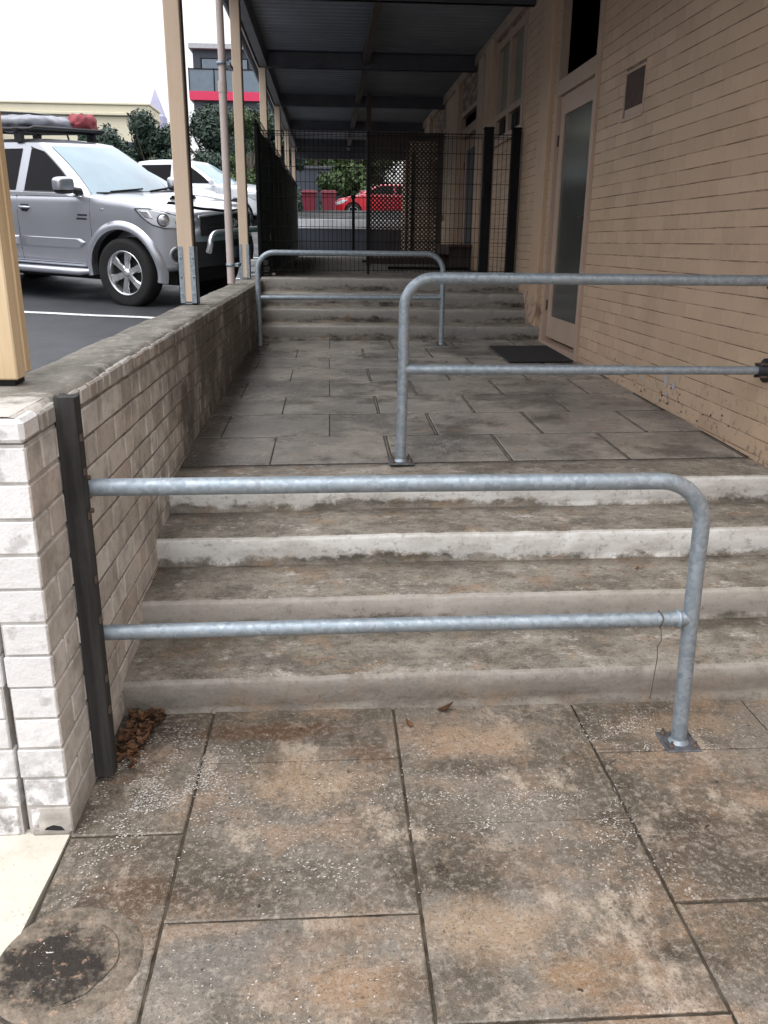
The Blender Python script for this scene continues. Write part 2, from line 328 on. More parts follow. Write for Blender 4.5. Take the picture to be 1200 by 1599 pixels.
# ------------------------------------------------------------------ mesh helpers
class MB:
    def __init__(s): s.v = []; s.f = []; s.sm = []
    def add(s, vs_, fs, smooth=False, M4=None):
        o = len(s.v)
        if M4 is not None: vs_ = [tuple(M4 @ Vector(v)) for v in vs_]
        s.v += [tuple(v) for v in vs_]; s.f += [tuple(i+o for i in f) for f in fs]; s.sm += [smooth]*len(fs)
        return s
    def box(s, a, b, M4=None):
        x0, y0, z0 = a; x1, y1, z1 = b
        v = [(x0, y0, z0), (x1, y0, z0), (x1, y1, z0), (x0, y1, z0), (x0, y0, z1), (x1, y0, z1), (x1, y1, z1), (x0, y1, z1)]
        return s.add(v, [(0, 3, 2, 1), (4, 5, 6, 7), (0, 1, 5, 4), (1, 2, 6, 5), (2, 3, 7, 6), (3, 0, 4, 7)], M4=M4)
    def cbox(s, a, b, c=.004, M4=None):
        # box with all twelve edges chamfered
        vs_ = []; idx = {}
        lo, hi = a, b
        for sx in (0, 1):
            for sy in (0, 1):
                for sz in (0, 1):
                    p = [hi[i] if q else lo[i] for i, q in enumerate((sx, sy, sz))]
                    d = [(-c if q else c) for q in (sx, sy, sz)]
                    for k in range(3):
                        q = list(p)
                        for j in range(3):
                            if j != k: q[j] += d[j]
                        idx[(sx, sy, sz, k)] = len(vs_); vs_.append(tuple(q))
        I = lambda *t: idx[t]
        fs = []
        for k in range(3):
            for side in (0, 1):
                ring = [(0, 0), (1, 0), (1, 1), (0, 1)]; f = []
                for r in ring:
                    t = [0, 0, 0]; o = [j for j in range(3) if j != k]; t[o[0]], t[o[1]] = r; t[k] = side
                    f.append(I(*t, k))
                if (side == 0) != (k == 1): f.reverse()
                fs.append(tuple(f))
        for sx in (0, 1):
            for sy in (0, 1):
                for sz in (0, 1):
                    f = (I(sx, sy, sz, 0), I(sx, sy, sz, 1), I(sx, sy, sz, 2)); fs.append(f if (sx+sy+sz) % 2 else f[::-1])
        for k in range(3):
            o = [j for j in range(3) if j != k]
            for r in ((0, 0), (0, 1), (1, 0), (1, 1)):
                t0 = [0, 0, 0]; t1 = [0, 0, 0]; t0[o[0]], t0[o[1]] = r; t1[o[0]], t1[o[1]] = r; t0[k] = 0; t1[k] = 1
                fs.append((I(*t0, o[0]), I(*t1, o[0]), I(*t1, o[1]), I(*t0, o[1])))
        return s.add(vs_, fs, M4=M4)
    def tube(s, pts, r, n=10, cap=True, smooth=True, M4=None):
        pts = [Vector(p) for p in pts]; rs = r if isinstance(r, (list, tuple)) else [r]*len(pts)
        vs_ = []; fs = []; prev = None
        for i, p in enumerate(pts):
            t = (pts[min(i+1, len(pts)-1)]-pts[max(i-1, 0)]).normalized()
            if prev is None:
                a = Vector((0, 0, 1)) if abs(t.z) < .9 else Vector((1, 0, 0)); u = t.cross(a).normalized()
            else: u = (prev-t*prev.dot(t)).normalized()
            prev = u; v2 = t.cross(u)
            for k in range(n):
                an = 2*math.pi*k/n; vs_.append(p+(u*math.cos(an)+v2*math.sin(an))*rs[i])
        for i in range(len(pts)-1):
            for k in range(n):
                a = i*n+k; b = i*n+(k+1) % n; fs.append((a, b, b+n, a+n))
        s.add(vs_, fs, smooth, M4)
        if cap:
            m = len(pts)-1
            s.add([vs_[k] for k in range(n)], [tuple(range(n))[::-1]], False, M4); s.add([vs_[m*n+k] for k in range(n)], [tuple(range(n))], False, M4)
        return s
    def lathe(s, prof, n=32, axis='y', c=(0, 0, 0), closed=False, M4=None):
        # prof: (radius, offset along axis)
        vs_ = []; fs = []
        for r, a in prof:
            for k in range(n):
                t = 2*math.pi*k/n; x, z = r*math.cos(t), r*math.sin(t)
                vs_.append({'y': (c[0]+x, c[1]+a, c[2]+z), 'z': (c[0]+x, c[1]+z, c[2]+a), 'x': (c[0]+a, c[1]+x, c[2]+z)}[axis])
        m = len(prof)
        for i in range(m if closed else m-1):
            for k in range(n):
                a = i*n+k; b = i*n+(k+1) % n; j = ((i+1) % m)*n
                fs.append((a, b, j+(k+1) % n, j+k))
        return s.add(vs_, fs, True, M4)
    def prism(s, poly, y0, y1, plane='xz', M4=None, smooth=False):
        n = len(poly)
        P = {'xz': lambda p, t: (p[0], t, p[1]), 'yz': lambda p, t: (t, p[0], p[1]), 'xy': lambda p, t: (p[0], p[1], t)}[plane]
        vs_ = [P(p, y0) for p in poly]+[P(p, y1) for p in poly]
        fs = [tuple(range(n)), tuple(range(2*n-1, n-1, -1))]+[(i, i+n, (i+1) % n+n, (i+1) % n) for i in range(n)]
        return s.add(vs_, fs, smooth, M4)
    def grid(s, P, nu, nv, smooth=True, M4=None):
        vs_ = [P(i/nu, j/nv) for i in range(nu+1) for j in range(nv+1)]
        fs = [(i*(nv+1)+j, (i+1)*(nv+1)+j, (i+1)*(nv+1)+j+1, i*(nv+1)+j+1) for i in range(nu) for j in range(nv)]
        return s.add(vs_, fs, smooth, M4)
    def mesh(s, name, fix=True):
        me = bpy.data.meshes.new(name); me.from_pydata(s.v, [], s.f)
        me.polygons.foreach_set('use_smooth', s.sm)
        if fix:
            import bmesh
            bm = bmesh.new(); bm.from_mesh(me); bmesh.ops.recalc_face_normals(bm, faces=bm.faces); bm.to_mesh(me); bm.free()
        me.update(); return me

def link(name, me, m, parent=None, loc=None, rot=None):
    o = bpy.data.objects.new(name, me); scene.collection.objects.link(o)
    if me is not None and m is not None and not me.materials: me.materials.append(m)
    if parent is not None: o.parent = parent
    if loc is not None: o.location = loc
    if rot is not None: o.rotation_euler = rot
    return o
def part(name, mb, m, parent, kind=None, label=None, loc=None, fix=True):
    o = link(name, mb.mesh(name, fix), m, parent, loc)
    if kind: o['kind'] = kind
    if label: o['label'] = label
    return o
def thing(name, label, cat, loc=(0, 0, 0), rz=0, group=None):
    o = bpy.data.objects.new(name, None); scene.collection.objects.link(o); o.location = loc; o.rotation_euler = (0, 0, rz)
    o.empty_display_size = .1
    return tag(o, label, cat, group)
def tag(o, label, cat, group=None):
    o['label'] = label; o['category'] = cat
    if group: o['group'] = group
    return o
def struct(name, mb, m, fix=True, label=None):
    o = part(name, mb, m, None, 'structure', fix=fix)
    if label: o['label'] = label
    return o
def copy_tree(o, parent=None):
    c = o.copy(); scene.collection.objects.link(c)
    if parent is not None: c.parent = parent
    for ch in list(o.children): copy_tree(ch, c)
    return c
def fz(*a): return mnoise.noise(Vector(a))
_bc = {}
def block(dx, dy, dz, c=.004):
    k = (round(dx, 3), round(dy, 3), round(dz, 3), c)
    if k not in _bc: _bc[k] = MB().cbox((-dx/2, -dy/2, -dz/2), (dx/2, dy/2, dz/2), c).mesh('block')
    return _bc[k]
_mc = {}
def block_mesh(d, m, c=.004):
    k = (round(d[0], 3), round(d[1], 3), round(d[2], 3), c, m.name)
    if k not in _mc:
        me = MB().cbox((-d[0]/2, -d[1]/2, -d[2]/2), (d[0]/2, d[1]/2, d[2]/2), c).mesh('block'); me.materials.append(m); _mc[k] = me
    return _mc[k]
def block(name, d, m, parent, loc, c=.004, rot=None): return link(name, block_mesh(d, m, c), None, parent, loc, rot)
J = random.uniform

# ================================================================== GROUND
XL, XR = -.69, 1.99                 # faces of the side wall and of the building
def zl(x, y): return .515+.02*(y-3.44)+.01*x
ZU = 1.135                          # upper walkway
def zc(y): return .76+.078*(y-10)   # the sloping car park
def patch(f, x0, x1, y0, y1, nx, ny): return MB().grid(lambda u, v: (lerp(x0, x1, u), lerp(y0, y1, v), f(lerp(x0, x1, u), lerp(y0, y1, v))), nx, ny)
struct('ground', patch(lambda x, y: -.07, -150, 150, -150, 2.0, 6, 6), M['asphalt'])
struct('car_park', patch(lambda x, y: zc(y), -60, -.93, 2.08, 24.2, 8, 12), M['asphalt'])
struct('street', patch(lambda x, y: lerp(zc(24.2), 2.3, min(1, (y-24.2)/5)) if x < -2 else 2.3, -200, 200, 24.2, 34.2, 40, 4), M['asphalt'])
struct('far_ground', patch(lambda x, y: 2.3, -500, 500, 34.2, 900, 4, 4), M['asphalt'])
struct('side_ground', patch(lambda x, y: zc(y), 9.5, 60, 2.0, 24.2, 4, 4), M['asphalt'])
ln = MB()
def line_on(a, b, wd):
    a = Vector(a); b = Vector(b); d = (b-a).normalized()*wd/2; q = Vector((-d.y, d.x))
    nseg = 8; v = []
    for i in range(nseg+1):
        p = a.lerp(b, i/nseg); wob = .012*math.sin(i*1.7)
        for s in (1, -1): v.append((p.x+q.x*s, p.y+q.y*s+wob, zc(p.y+q.y*s+wob)+.005))
    ln.add(v, [(2*i, 2*i+1, 2*i+3, 2*i+2) for i in range(nseg)])
line_on((-6.5, 10.5), (-3.32, 9.54), .10); line_on((-3.32, 9.54), (-1.2, 9.05), .10)
line_on((-7.5, 13.2), (-1.2, 12.6), .11); line_on((-10, 16.4), (-1.2, 15.6), .11)
struct('parking_lines', ln, M['line'])

# ---- lower paving
lp = struct('lower_pavement', patch(lambda x, y: -.006, -.70, 3.5, -1.6, 2.5, 4, 4), M['bed'])
cols = [(-.70, -.40, [1.87, 1.265]), (-.40, .20, [2.18, 1.562]), (.20, .81, [1.87, 1.265]), (.81, 1.41, [2.178, 1.562]), (1.41, 2.0, [1.87, 1.265])]
G = .0042
for ci, (x0, x1, js) in enumerate(cols):
    b = js[1]; js = js[:]
    while b > -1.4: b -= .606; js.append(b)
    ys = [2.52]+js
    for y1, y0 in zip(ys[:-1], ys[1:]):
        tight = ((0 < x0 < .5) and abs(y1-1.87) < .01) or (x0 == -.40 and abs(y1-2.18) < .01); tlo = ((0 < x0 < .5) and abs(y0-1.87) < .01) or (x0 == -.40 and abs(y0-2.18) < .01)
        xa_, xb_, ya_, yb_ = x0+G*.6, x1-G*.6, y0+(.0006 if tlo else G*.6), y1-(.0008 if tight else G*.6)
        ol = [(xa_, ya_), (xb_, ya_), (xb_, yb_), (xa_, yb_)]; rim = []
        for q_ in range(4):
            p_, r_ = ol[q_], ol[(q_+1) % 4]; nn_ = 44
            for k_ in range(nn_):
                x_, y_ = lerp(p_[0], r_[0], k_/nn_), lerp(p_[1], r_[1], k_/nn_)
                e_ = .0004+.0022*max(0, fz(x_*25, y_*25, ci))+.0028*max(0, fz(x_*70, y_*70, ci+3)-.15)
                ch_ = .0045
                if (tight and q_ == 2) or (tlo and q_ == 0): e_ *= .25; ch_ = .0014
                nx_, ny_ = [(0, 1), (-1, 0), (0, -1), (1, 0)][q_]; rim.append((x_+nx_*e_, y_+ny_*e_, nx_*ch_/.0045, ny_*ch_/.0045))
        N_ = len(rim); me = MB()
        vs_ = [(a_+c_*.0045, b_+d_*.0045, 0) for a_, b_, c_, d_ in rim]+[(a_+c_*.001, b_+d_*.001, -.0028) for a_, b_, c_, d_ in rim]+[(a_, b_, -.045) for a_, b_, c_, d_ in rim]
        me.add(vs_, [tuple(range(N_))]); me.add(vs_, [(k_, k_+N_, (k_+1) % N_+N_, (k_+1) % N_) for k_ in range(N_)]+[(k_+N_, k_+2*N_, (k_+1) % N_+2*N_, (k_+1) % N_+N_) for k_ in range(N_)])
        o = part('paving_slab', me, M['paving'], lp); o.location = (0, 0, J(-.0015, .0015))
        o.rotation_euler = (J(-.001, .001), J(-.001, .001), 0)
# cream pad on the left
pv = [(-3.2, -1.0), (-.745, -.6), (-.735, .6), (-.726, 1.3), (-.712, 1.55), (-.702, 1.78), (-.700, 1.875), (-.76, 1.90), (-3.2, 1.93)]
pd = MB(); pd.prism(pv, -.05, .003, 'xy'); struct('cream_concrete_pad', pd, M['pad'])
# round drain lid in the left slab
dr = thing('drain_cover', 'round mossy drain lid in a concrete ring, in the paving beside the cream pad', 'drain', (-.585, 1.462, 0))
rg = MB(); pr = [(.160, -.001), (.156, .0022), (.150, .0032), (.132, .003), (.112, .001)]
rg.lathe([(r, z) for r, z in pr], 48, 'z'); part('ring', rg, M['cover'], dr)
lid = MB(); rs = [0.002, .03, .06, .09, .110, .116]
vs_ = []; fs = []
for i, r in enumerate(rs):
    for k in range(40):
        t = 2*math.pi*k/40; r2 = r*(1+.16*fz(math.cos(t)*1.8, math.sin(t)*1.8, 5)+.05*fz(math.cos(t)*6, math.sin(t)*6, 5)); x, y = r2*math.cos(t)-.012, r2*math.sin(t); vs_.append((x, y, .0022+.002*fz(x*30, y*30, 2)))
for i in range(len(rs)-1):
    for k in range(40): fs.append((i*40+k, i*40+(k+1) % 40, (i+1)*40+(k+1) % 40, (i+1)*40+k))
fs.append(tuple(range(40))); lid.add(vs_, fs, True); part('lid', lid, M['cover'], dr)

# ================================================================== STAIRS
def stairs(name, label, x0, x1, risers, zfun, mats, back, seed):
    # risers: list of (Y, z0, z1)
    t = thing(name, label, 'stairs', ((x0+x1)/2, risers[0][0], risers[0][1]))
    for i, (Y, z0, z1) in enumerate(risers):
        Yb = risers[i+1][0]+.03 if i+1 < len(risers) else back
        h = z1-z0; r = .016; mb = MB(); nx = 170
        prof = [(.004, -.03), (.002, .0), (.010, .012), (.006, .03), (.0, h*.5), (-.004, h-r*1.2), (0.0, h-r*.5), (r*.5, h-.002), (r*1.4, h), (.06, h+.001), (.14, h+.0015), (.22, h+.001)]
        prof += [(Yb-Y, h+.0025), (Yb-Y, -.03)]
        m = len(prof)
        def P(u, v):
            k = int(round(v*(m-1))); y, z = prof[k]; x = lerp(x0, x1, u)
            q = .0055*fz(x*2.1, seed+i, .3)+.0035*fz(x*11, z*14+seed, i*2.)+.0022*fz(x*34, z*40, i+seed)
            zz = .004*fz(x*1.7, seed*2+i, 4)+.0022*fz(x*15, y*9, i)+.001*fz(x*60, y*60, 3)
            if 0 < k < 10: chip = max(0, fz(x*9, i*3.1+seed, 7)-.35)*.03 if 5 <= k <= 8 else 0
            else: chip = 0
            if k == m-1 or k == 0: q = zz = 0
            dz = zfun(x)-zfun(0)
            return (x, Y+y+q*(1 if k < 10 else 0)+chip, z+z0+dz+(zz if k > 4 else 0)-chip*.6)
        mb.grid(P, nx, m-1, True)
        for xe in (0, 1):
            mb.add([P(xe, k/(m-1)) for k in range(m)], [tuple(range(m))])
        # shift to local origin
        ox, oy, oz = (x0+x1)/2, risers[0][0], risers[0][1]
        mb.v = [(a-ox, b-Y, c-z0) for a, b, c in mb.v]
        o = part('step', mb, M[mats[i]], t); o.location = (0, Y-oy, z0-oz)
    return t
stairs('concrete_stairs', 'flight of four broad concrete steps with white painted risers, nearest the camera', XL-.02, XR+.05,
       [(2.46, 0, .130), (2.80, .130, .262), (3.12, .262, .388), (3.44, .388, .513)], lambda x: .010*x, ['step_low', 'step_mid', 'step_clean', 'step_clean'], 3.742, 1.3)
stairs('concrete_stairs', 'second flight of four grimy concrete steps up to the mesh gate', XL-.02, XR+.05,
       [(8.0, .61, .742), (8.33, .742, .872), (8.66, .872, 1.003), (8.99, 1.003, ZU)], lambda x: .0, ['step_dark']*4, 9.4, 8.9)

# ---- landing between the flights
def landsheet(off): return lambda x, y: zl(x, y)+off
ld = struct('landing', patch(landsheet(-.0022), XL-.02, XR+.05, 3.741, 8.05, 2, 2), M['bed2'])
rows = [3.737, 4.26, 4.79, 5.32, 5.85, 6.37, 6.90, 7.43, 7.99]
mr = MB()
tilt = (math.atan(.02), -math.atan(.01), 0)
for ri, (ya, yb) in enumerate(zip(rows[:-1], rows[1:])):
    x = (.843 if ri % 2 == 0 else .555)-.5635*3
    while x > XL: x -= .5635
    while x < XR+.02:
        gl, gr_ = (.010 if x > .25 else .003), (.010 if x+.5635 > .25 else .003)
        xa, xb = max(XL-.005, x+gl), min(XR+.02, x+.5635-gr_)
        if xb-xa > .05:
            xc, yc = (xa+xb)/2, (ya+yb)/2
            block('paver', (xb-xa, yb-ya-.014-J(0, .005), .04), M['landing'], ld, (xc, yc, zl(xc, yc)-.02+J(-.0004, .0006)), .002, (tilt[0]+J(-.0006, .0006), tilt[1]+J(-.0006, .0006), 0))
        if XL < x < XR and x > .25:
            mr.grid(lambda u, v: (x+lerp(-.007, .007, u)+.0025*fz(ri, v*9, x), lerp(ya+.008, yb-.008, v), zl(x, lerp(ya, yb, v))-.0015+(.002 if .2 < u < .8 else -.003)+.002*fz(v*20, ri, x*5)), 4, 12)
        x += .5635
part('joint_mortar', mr, M['dust'], ld, 'stuff')
up = struct('upper_walkway', MB().box((XL-.25, 9.39, .9), (XR+.1, 24.0, ZU)), M['coping'])

# ================================================================== SIDE WALL (left)
WY0, WY1, WT = 1.878, 9.36, 1.122
XO = -.915
sw = thing('brick_wall', 'low weathered pale brick wall with a cement capping, left of the steps', 'wall', ((XL+XO)/2, WY0, 0))
def sl(x, y, z): return (x-(XL+XO)/2, y-WY0, z)
core = MB().box(sl(XO+.012, WY0+.03, -.3), sl(XL-.0045, WY1, WT-.02)); part('wall_core', core, M['mortar'], sw)
CH = .0875
stuff = MB(); nb = 0
def put_brick(lst, x0, x1, y0, y1, z0, z1, m, parent, shift, rot=.004, c=.0035):
    global nb
    d = (x1-x0, y1-y0, z1-z0); cc = ((x0+x1)/2, (y0+y1)/2, (z0+z1)/2)
    lst.append((d, shift(*cc), m, parent, (J(-rot, rot), J(-rot, rot), J(-rot, rot)*.6), c))
near, far = [], []
for k in range(12):
    z1 = 1.048-k*CH; z0 = z1-CH+.009
    y = WY0
    first = [.110, .110, .22] if k % 2 == 0 else [.228, .11, .228]
    idx = 0
    while y < WY1-.03:
        Lb = first[idx] if idx < len(first) else random.choice([.228, .228, .228, .11, .165])
        idx += 1
        y1 = min(WY1, y+Lb)
        px = J(-.0015, .002)
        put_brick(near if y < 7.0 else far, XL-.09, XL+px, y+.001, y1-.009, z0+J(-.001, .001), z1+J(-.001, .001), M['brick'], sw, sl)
        y = y1
# capping course: bricks on edge
y = WY0; idx = 0
while y < WY1-.03:
    Lb = [.12, .045, .10][idx] if idx < 3 else random.choice([.085, .085, .11, .11, .075])
    idx += 1; y1 = min(WY1, y+Lb)
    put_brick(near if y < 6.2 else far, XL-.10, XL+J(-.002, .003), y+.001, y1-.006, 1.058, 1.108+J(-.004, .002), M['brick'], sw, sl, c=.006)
    y = y1
near.sort(key=lambda t: t[1][1])
for q in near[285:]: far.append(q)
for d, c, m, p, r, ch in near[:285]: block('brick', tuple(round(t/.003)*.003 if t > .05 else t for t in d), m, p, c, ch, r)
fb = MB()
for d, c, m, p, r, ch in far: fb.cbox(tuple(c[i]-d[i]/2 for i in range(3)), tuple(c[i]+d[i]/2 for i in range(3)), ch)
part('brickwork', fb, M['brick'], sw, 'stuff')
# end face, painted white: a narrow pier, a ragged settlement crack, then the return wall
ew = thing('return_wall', 'white painted flaking brick pier and wall end with a dark vertical crack, at the left edge', 'wall', (XL-.06, WY0, 0))
def se(x, y, z): return (x-(XL-.06), y-WY0, z)
part('wall_core', MB().box(se(-3.4, WY0+.0035, -.3), se(XL-.128, WY0+.23, 1.055)), M['white_mortar'], ew); part('wall_core', MB().box(se(XL-.112, WY0+.0035, -.3), se(XL-.004, WY0+.23, 1.055)), M['white_mortar'], ew)
for k in range(12):
    z1 = 1.048-k*CH; z0 = z1-CH+.006
    crack = .017+.008*math.sin(k*1.9) if k > 3 else .0045
    wdt = .108+.004*math.sin(k*2.3)
    if k == 11:
        block('brick', (.100, .05, .062), M['white_brick'], ew, se(XL-.056, WY0+.0265, .050), .005, (.01, .03, .03)); part('broken_mortar', MB().cbox(se(XL-.105, WY0-.004, -.01), se(XL-.006, WY0+.02, .014), .005), M['mortar'], ew); part('broken_hole', MB().prism([(se(XL-.075, 0, 0)[0], .016), (se(XL-.02, 0, 0)[0], .012), (se(XL-.03, 0, 0)[0], .026), (se(XL-.05, 0, 0)[0], .031), (se(XL-.068, 0, 0)[0], .024)], .0002, .02, 'xz'), M['recess'], ew)
    else:
        block('brick', (wdt, .05, z1-z0+J(-.003, .001)), M['white_brick'], ew, se(XL-.003-wdt/2, WY0+.0245+J(-.0015, .001), (z0+z1)/2), .0022, (J(-.006, .006), J(-.008, .008), J(-.006, .006)))
    x = XL-.004-wdt-crack; off = .228 if k % 2 else .12
    while x > -3.3:
        block('brick', (off-.006, .05, z1-z0), M['white_brick'], ew, se(x-off/2+.004, WY0+.0245+J(-.001, .001), (z0+z1)/2+J(-.001, .001)), .003, (J(-.004, .004), J(-.005, .005), 0))
        x -= off; off = .228
part('crack_shadow_gap', MB().box(se(XL-.140, WY0+.045, -.02), se(XL-.100, WY0+.049, .70)), M['recess'], ew)
capb = MB().cbox(se(-3.4, WY0-.004, 1.058), se(XL+.001, WY0+.11, 1.114), .010); part('cap_brick', capb, M['white_brick'], ew)
# cement capping with uneven edges
cp = MB()
def cap(u, v):
    y = lerp(WY0+.006, WY1, u); x = lerp(XO-.01, XL-.004, v)
    e = .007*fz(y*6, v*3, 1)+.004*fz(y*22, v*2, 5)
    z = WT-.004+.004*fz(y*3, x*6, 0)+.0018*fz(y*25, x*25, 3)
    if v < .02 or v > .98: z -= .022
    elif v < .1 or v > .9: z -= .003
    return sl(x+(e if v > .9 else 0)-(e if v < .1 else 0), y, z)
cp.grid(cap, 260, 14)
cp.box(sl(XO-.006, WY0+.05, 1.02), sl(XO+.03, WY1, 1.10))
part('capping', cp, M['coping'], sw)
cr_ = MB(); cr_.grid(lambda u, v: se(lerp(-3.4, XL-.03, u), lerp(WY0+.006, WY0+.25, v), 1.1185+.002*fz(u*9, v*4, 0)), 40, 6); cr_.box(se(-3.4, WY0+.22, .0), se(XO-.01, WY0+.25, 1.112))
part('capping', cr_, M['coping'], ew)
for k in range(13):
    pass

# ================================================================== BUILDING (right)
bd = thing('building', 'peach painted brick building with glazed doors along the right side of the walkway', 'building', (XR, 6, 0))
def sb(x, y, z): return (x-XR, y-6, z)
DY0, DY1 = 6.66, 7.86            # door opening incl. frame
WTOP = 3.86
wc = MB()
E_ = .0022
wc.box(sb(XR+E_, -1.0, -.3), sb(XR+.30, DY0, WTOP)); 
wc.box(sb(XR+E_, DY1, -.3), sb(XR+.30, 9.25, WTOP))
wc.box(sb(XR+E_, 9.25, -.3), sb(XR+.30, 10.8, 2.62)); wc.box(sb(XR+E_, 9.25, 3.62), sb(XR+.30, 10.8, WTOP)); wc.box(sb(XR+.08, 9.25, 2.62), sb(XR+.30, 10.8, 3.62))
wc.box(sb(XR+E_, 10.8, -.3), sb(XR+.30, 12.0, WTOP))
wc.box(sb(XR+E_, 13.5, -.3), sb(XR+.30, 15.3, WTOP)); wc.box(sb(XR+E_, 17.0, -.3), sb(XR+.30, 24.2, WTOP))
wc.box(sb(XR+E_, 15.3, -.3), sb(XR+.30, 17.0, 1.95)); wc.box(sb(XR+E_, 15.3, 3.0), sb(XR+.30, 17.0, WTOP)); wc.box(sb(XR+E_, 12.0, 3.3), sb(XR+.30, 13.5, WTOP))
wc.box(sb(XR+.30, -1.0, -.3), sb(9.4, 24.2, 4.6))
part('wall', wc, M['cream_mortar'], bd)
BC = .0788
near, far = [], []
vy0, vy1, vz0, vz1 = 5.70, 6.06, 2.30, 2.57
def brick_run(ya, yb, za, zb, lst):
    k = 0; z = za
    while z < zb:
        zz = min(zb, z+BC)
        y = ya-(.115 if int(round((z+2)/BC)) % 2 else 0)
        while y < yb:
            a, b = max(ya, y)+.0008, min(yb, y+.232)-.0008
            if b-a > .03 and zz-z > .03:
                segs = [(a, b)]
                if z < vz1 and zz > vz0: segs = [(p, q) for p, q in ((a, min(b, vy0)), (max(a, vy1), b)) if q-p > .02] if not (b < vy0 or a > vy1) else segs
                for p, q in segs:
                    put_brick(lst, XR-.0, XR+.05, p, q, z+.0025+abs(J(-.0022, .0022)), zz-.0015, M['cream'], bd, sb, rot=.0012, c=.0016)
            y += .232
        z = zz
brick_run(-1.0, DY0, .40, WTOP, near); brick_run(DY1, 9.25, .55, WTOP, far)
brick_run(9.25, 10.8, 1.14, 2.62, far); brick_run(10.8, 12.0, 1.14, WTOP, far); brick_run(13.5, 15.3, 1.14, WTOP, far); brick_run(17, 24.2, 1.14, WTOP, far); brick_run(15.3, 17, 1.14, 1.95, far)
def shown(q):
    y, z = q[1][1]+6, q[1][2]
    return y > 3.5 and z < 1.55+.42*y and z < 3.3
near2 = sorted([q for q in near if shown(q)], key=lambda q: q[1][1]); rest = [q for q in near if not shown(q)]
for d, c, m, p, r, ch in near2[:290]:
    c = (c[0]+J(-.0008, .0012), c[1], c[2]); block('brick', tuple(round(t/.003)*.003 if t > .09 else t for t in d), m, p, c, ch, r)
fb = MB()
for d, c, m, p, r, ch in near2[290:]+rest+far:
    xo = J(-.0012, .0012); fb.cbox((c[0]-d[0]/2+xo, c[1]-d[1]/2, c[2]-d[2]/2), (c[0]+d[0]/2, c[1]+d[1]/2, c[2]+d[2]/2), ch)
part('brickwork', fb, M['cream'], bd, 'stuff')
# vent
part('wall_vent', MB().box(sb(XR+.0018, vy0, vz0), sb(XR+.0021, vy1, vz1)), M['vent'], bd)
vf = MB()
for a, b in (((XR-.012, vy0-.02, vz0-.02), (XR+.02, vy1+.02, vz0)), ((XR-.006, vy0-.02, vz1), (XR+.02, vy1+.02, vz1+.015)), ((XR-.006, vy0-.02, vz0), (XR+.02, vy0, vz1)), ((XR-.006, vy1, vz0), (XR+.02, vy1+.02, vz1))): vf.box(sb(*a), sb(*b))
part('vent_frame', vf, M['trim'], bd)
vs2 = MB()
for k in range(7): vs2.box(sb(XR+.001, vy0+.01, vz0+.02+k*.035), sb(XR+.009, vy1-.01, vz0+.030+k*.035))
vs2 = MB(); vs2.box(sb(XR-.004, vy0+.004, vz0+.004), sb(XR+.004, vy1-.03, vz0+.05)); part('vent_flap', vs2, M['trim'], bd)

def doorset(y0, y1, z0, zd, zt, glass, leaf_recess=.03, fr=.07, name='door', knob=True, kick=.20):
    # frame posts, leaf with stiles and one glass pane, transom light above
    fr_ = MB()
    fr_.box(sb(XR-.022, y0, z0-.06), sb(XR+.12, y0+fr, zt)); fr_.box(sb(XR-.022, y1-fr, z0-.06), sb(XR+.12, y1, zt))
    fr_.box(sb(XR-.018, y0+fr, zd), sb(XR+.12, y1-fr, zd+.12)); fr_.box(sb(XR-.018, y0+fr, zt-.06), sb(XR+.12, y1-fr, zt))
    fr_.box(sb(XR-.030, y0-.02, z0-.075), sb(XR+.12, y1+.02, z0-.02))
    part('door_frame', fr_, M['trim'], bd)
    lf = MB(); a, b = y0+fr+.006, y1-fr-.006; X0, X1 = XR+leaf_recess, XR+leaf_recess+.04; st = .12
    lf.cbox(sb(X0, a, z0+.012), sb(X1, a+st, zd-.006), .004); lf.cbox(sb(X0, b-st, z0+.012), sb(X1, b, zd-.006), .004)
    lf.box(sb(X0+.002, a+st, z0+.012), sb(X1-.002, b-st, z0+kick)); lf.box(sb(X0+.002, a+st, zd-.16), sb(X1-.002, b-st, zd-.006))
    d = part(name, lf, M['trim'], bd)
    part('glass_pane', MB().box(sb(X0+.014, a+st, z0+kick), sb(X1-.014, b-st, zd-.16)), glass, d)
    if knob:
        h = MB(); h.cbox(sb(X0-.008, a+.035, z0+.95), sb(X0-.001, a+.075, z0+1.12), .003); h.tube([sb(X0-.03, a+.055, z0+1.03), sb(X0-.032, a+.16, z0+1.03)], .009, 8); h.tube([sb(X0-.001, a+.055, z0+1.03), sb(X0-.03, a+.055, z0+1.03)], .009, 8)
        part('handle', h, M['vent'], d)
        for zz in (z0+.25, zd-.4):
            hg = MB(); hg.tube([sb(X0-.006, b+.001, zz), sb(X0-.006, b+.001, zz+.09)], .008, 8); part('hinge', hg, M['vent'], d)
            tg = part('transom_pane', MB().box(sb(XR+.05, y0+fr, zd+.12), sb(XR+.06, y1-fr, zt-.06)), M['black_glass'], bd)
    part('door_gap', MB().box(sb(XR+.075, y0+.01, z0-.02), sb(XR+.10, y1-.01, z0+.016)), M['recess'], bd)
    # a room behind
    return d
wcap = MB().box(sb(XR+.0, DY0, 3.66), sb(XR+.30, DY1, WTOP)); part('lintel', wcap, M['trim'], bd)
part('door_plinth', MB().box(sb(XR+.0, DY0, .30), sb(XR+.30, DY1, .63)), M['coping'], bd)
doorset(DY0, DY1, .665, 2.70, 3.66, M['door_glass'], leaf_recess=.012)
part('curtain', MB().grid(lambda u, v: sb(XR+.034+.004*math.sin(u*22), lerp(7.25, 7.60, u), lerp(1.50, 2.15, v)), 20, 4), M['pale'], bd)
doorset(12.0, 13.5, ZU+.02, 2.95, 3.3, M['black_glass'], leaf_recess=.05)
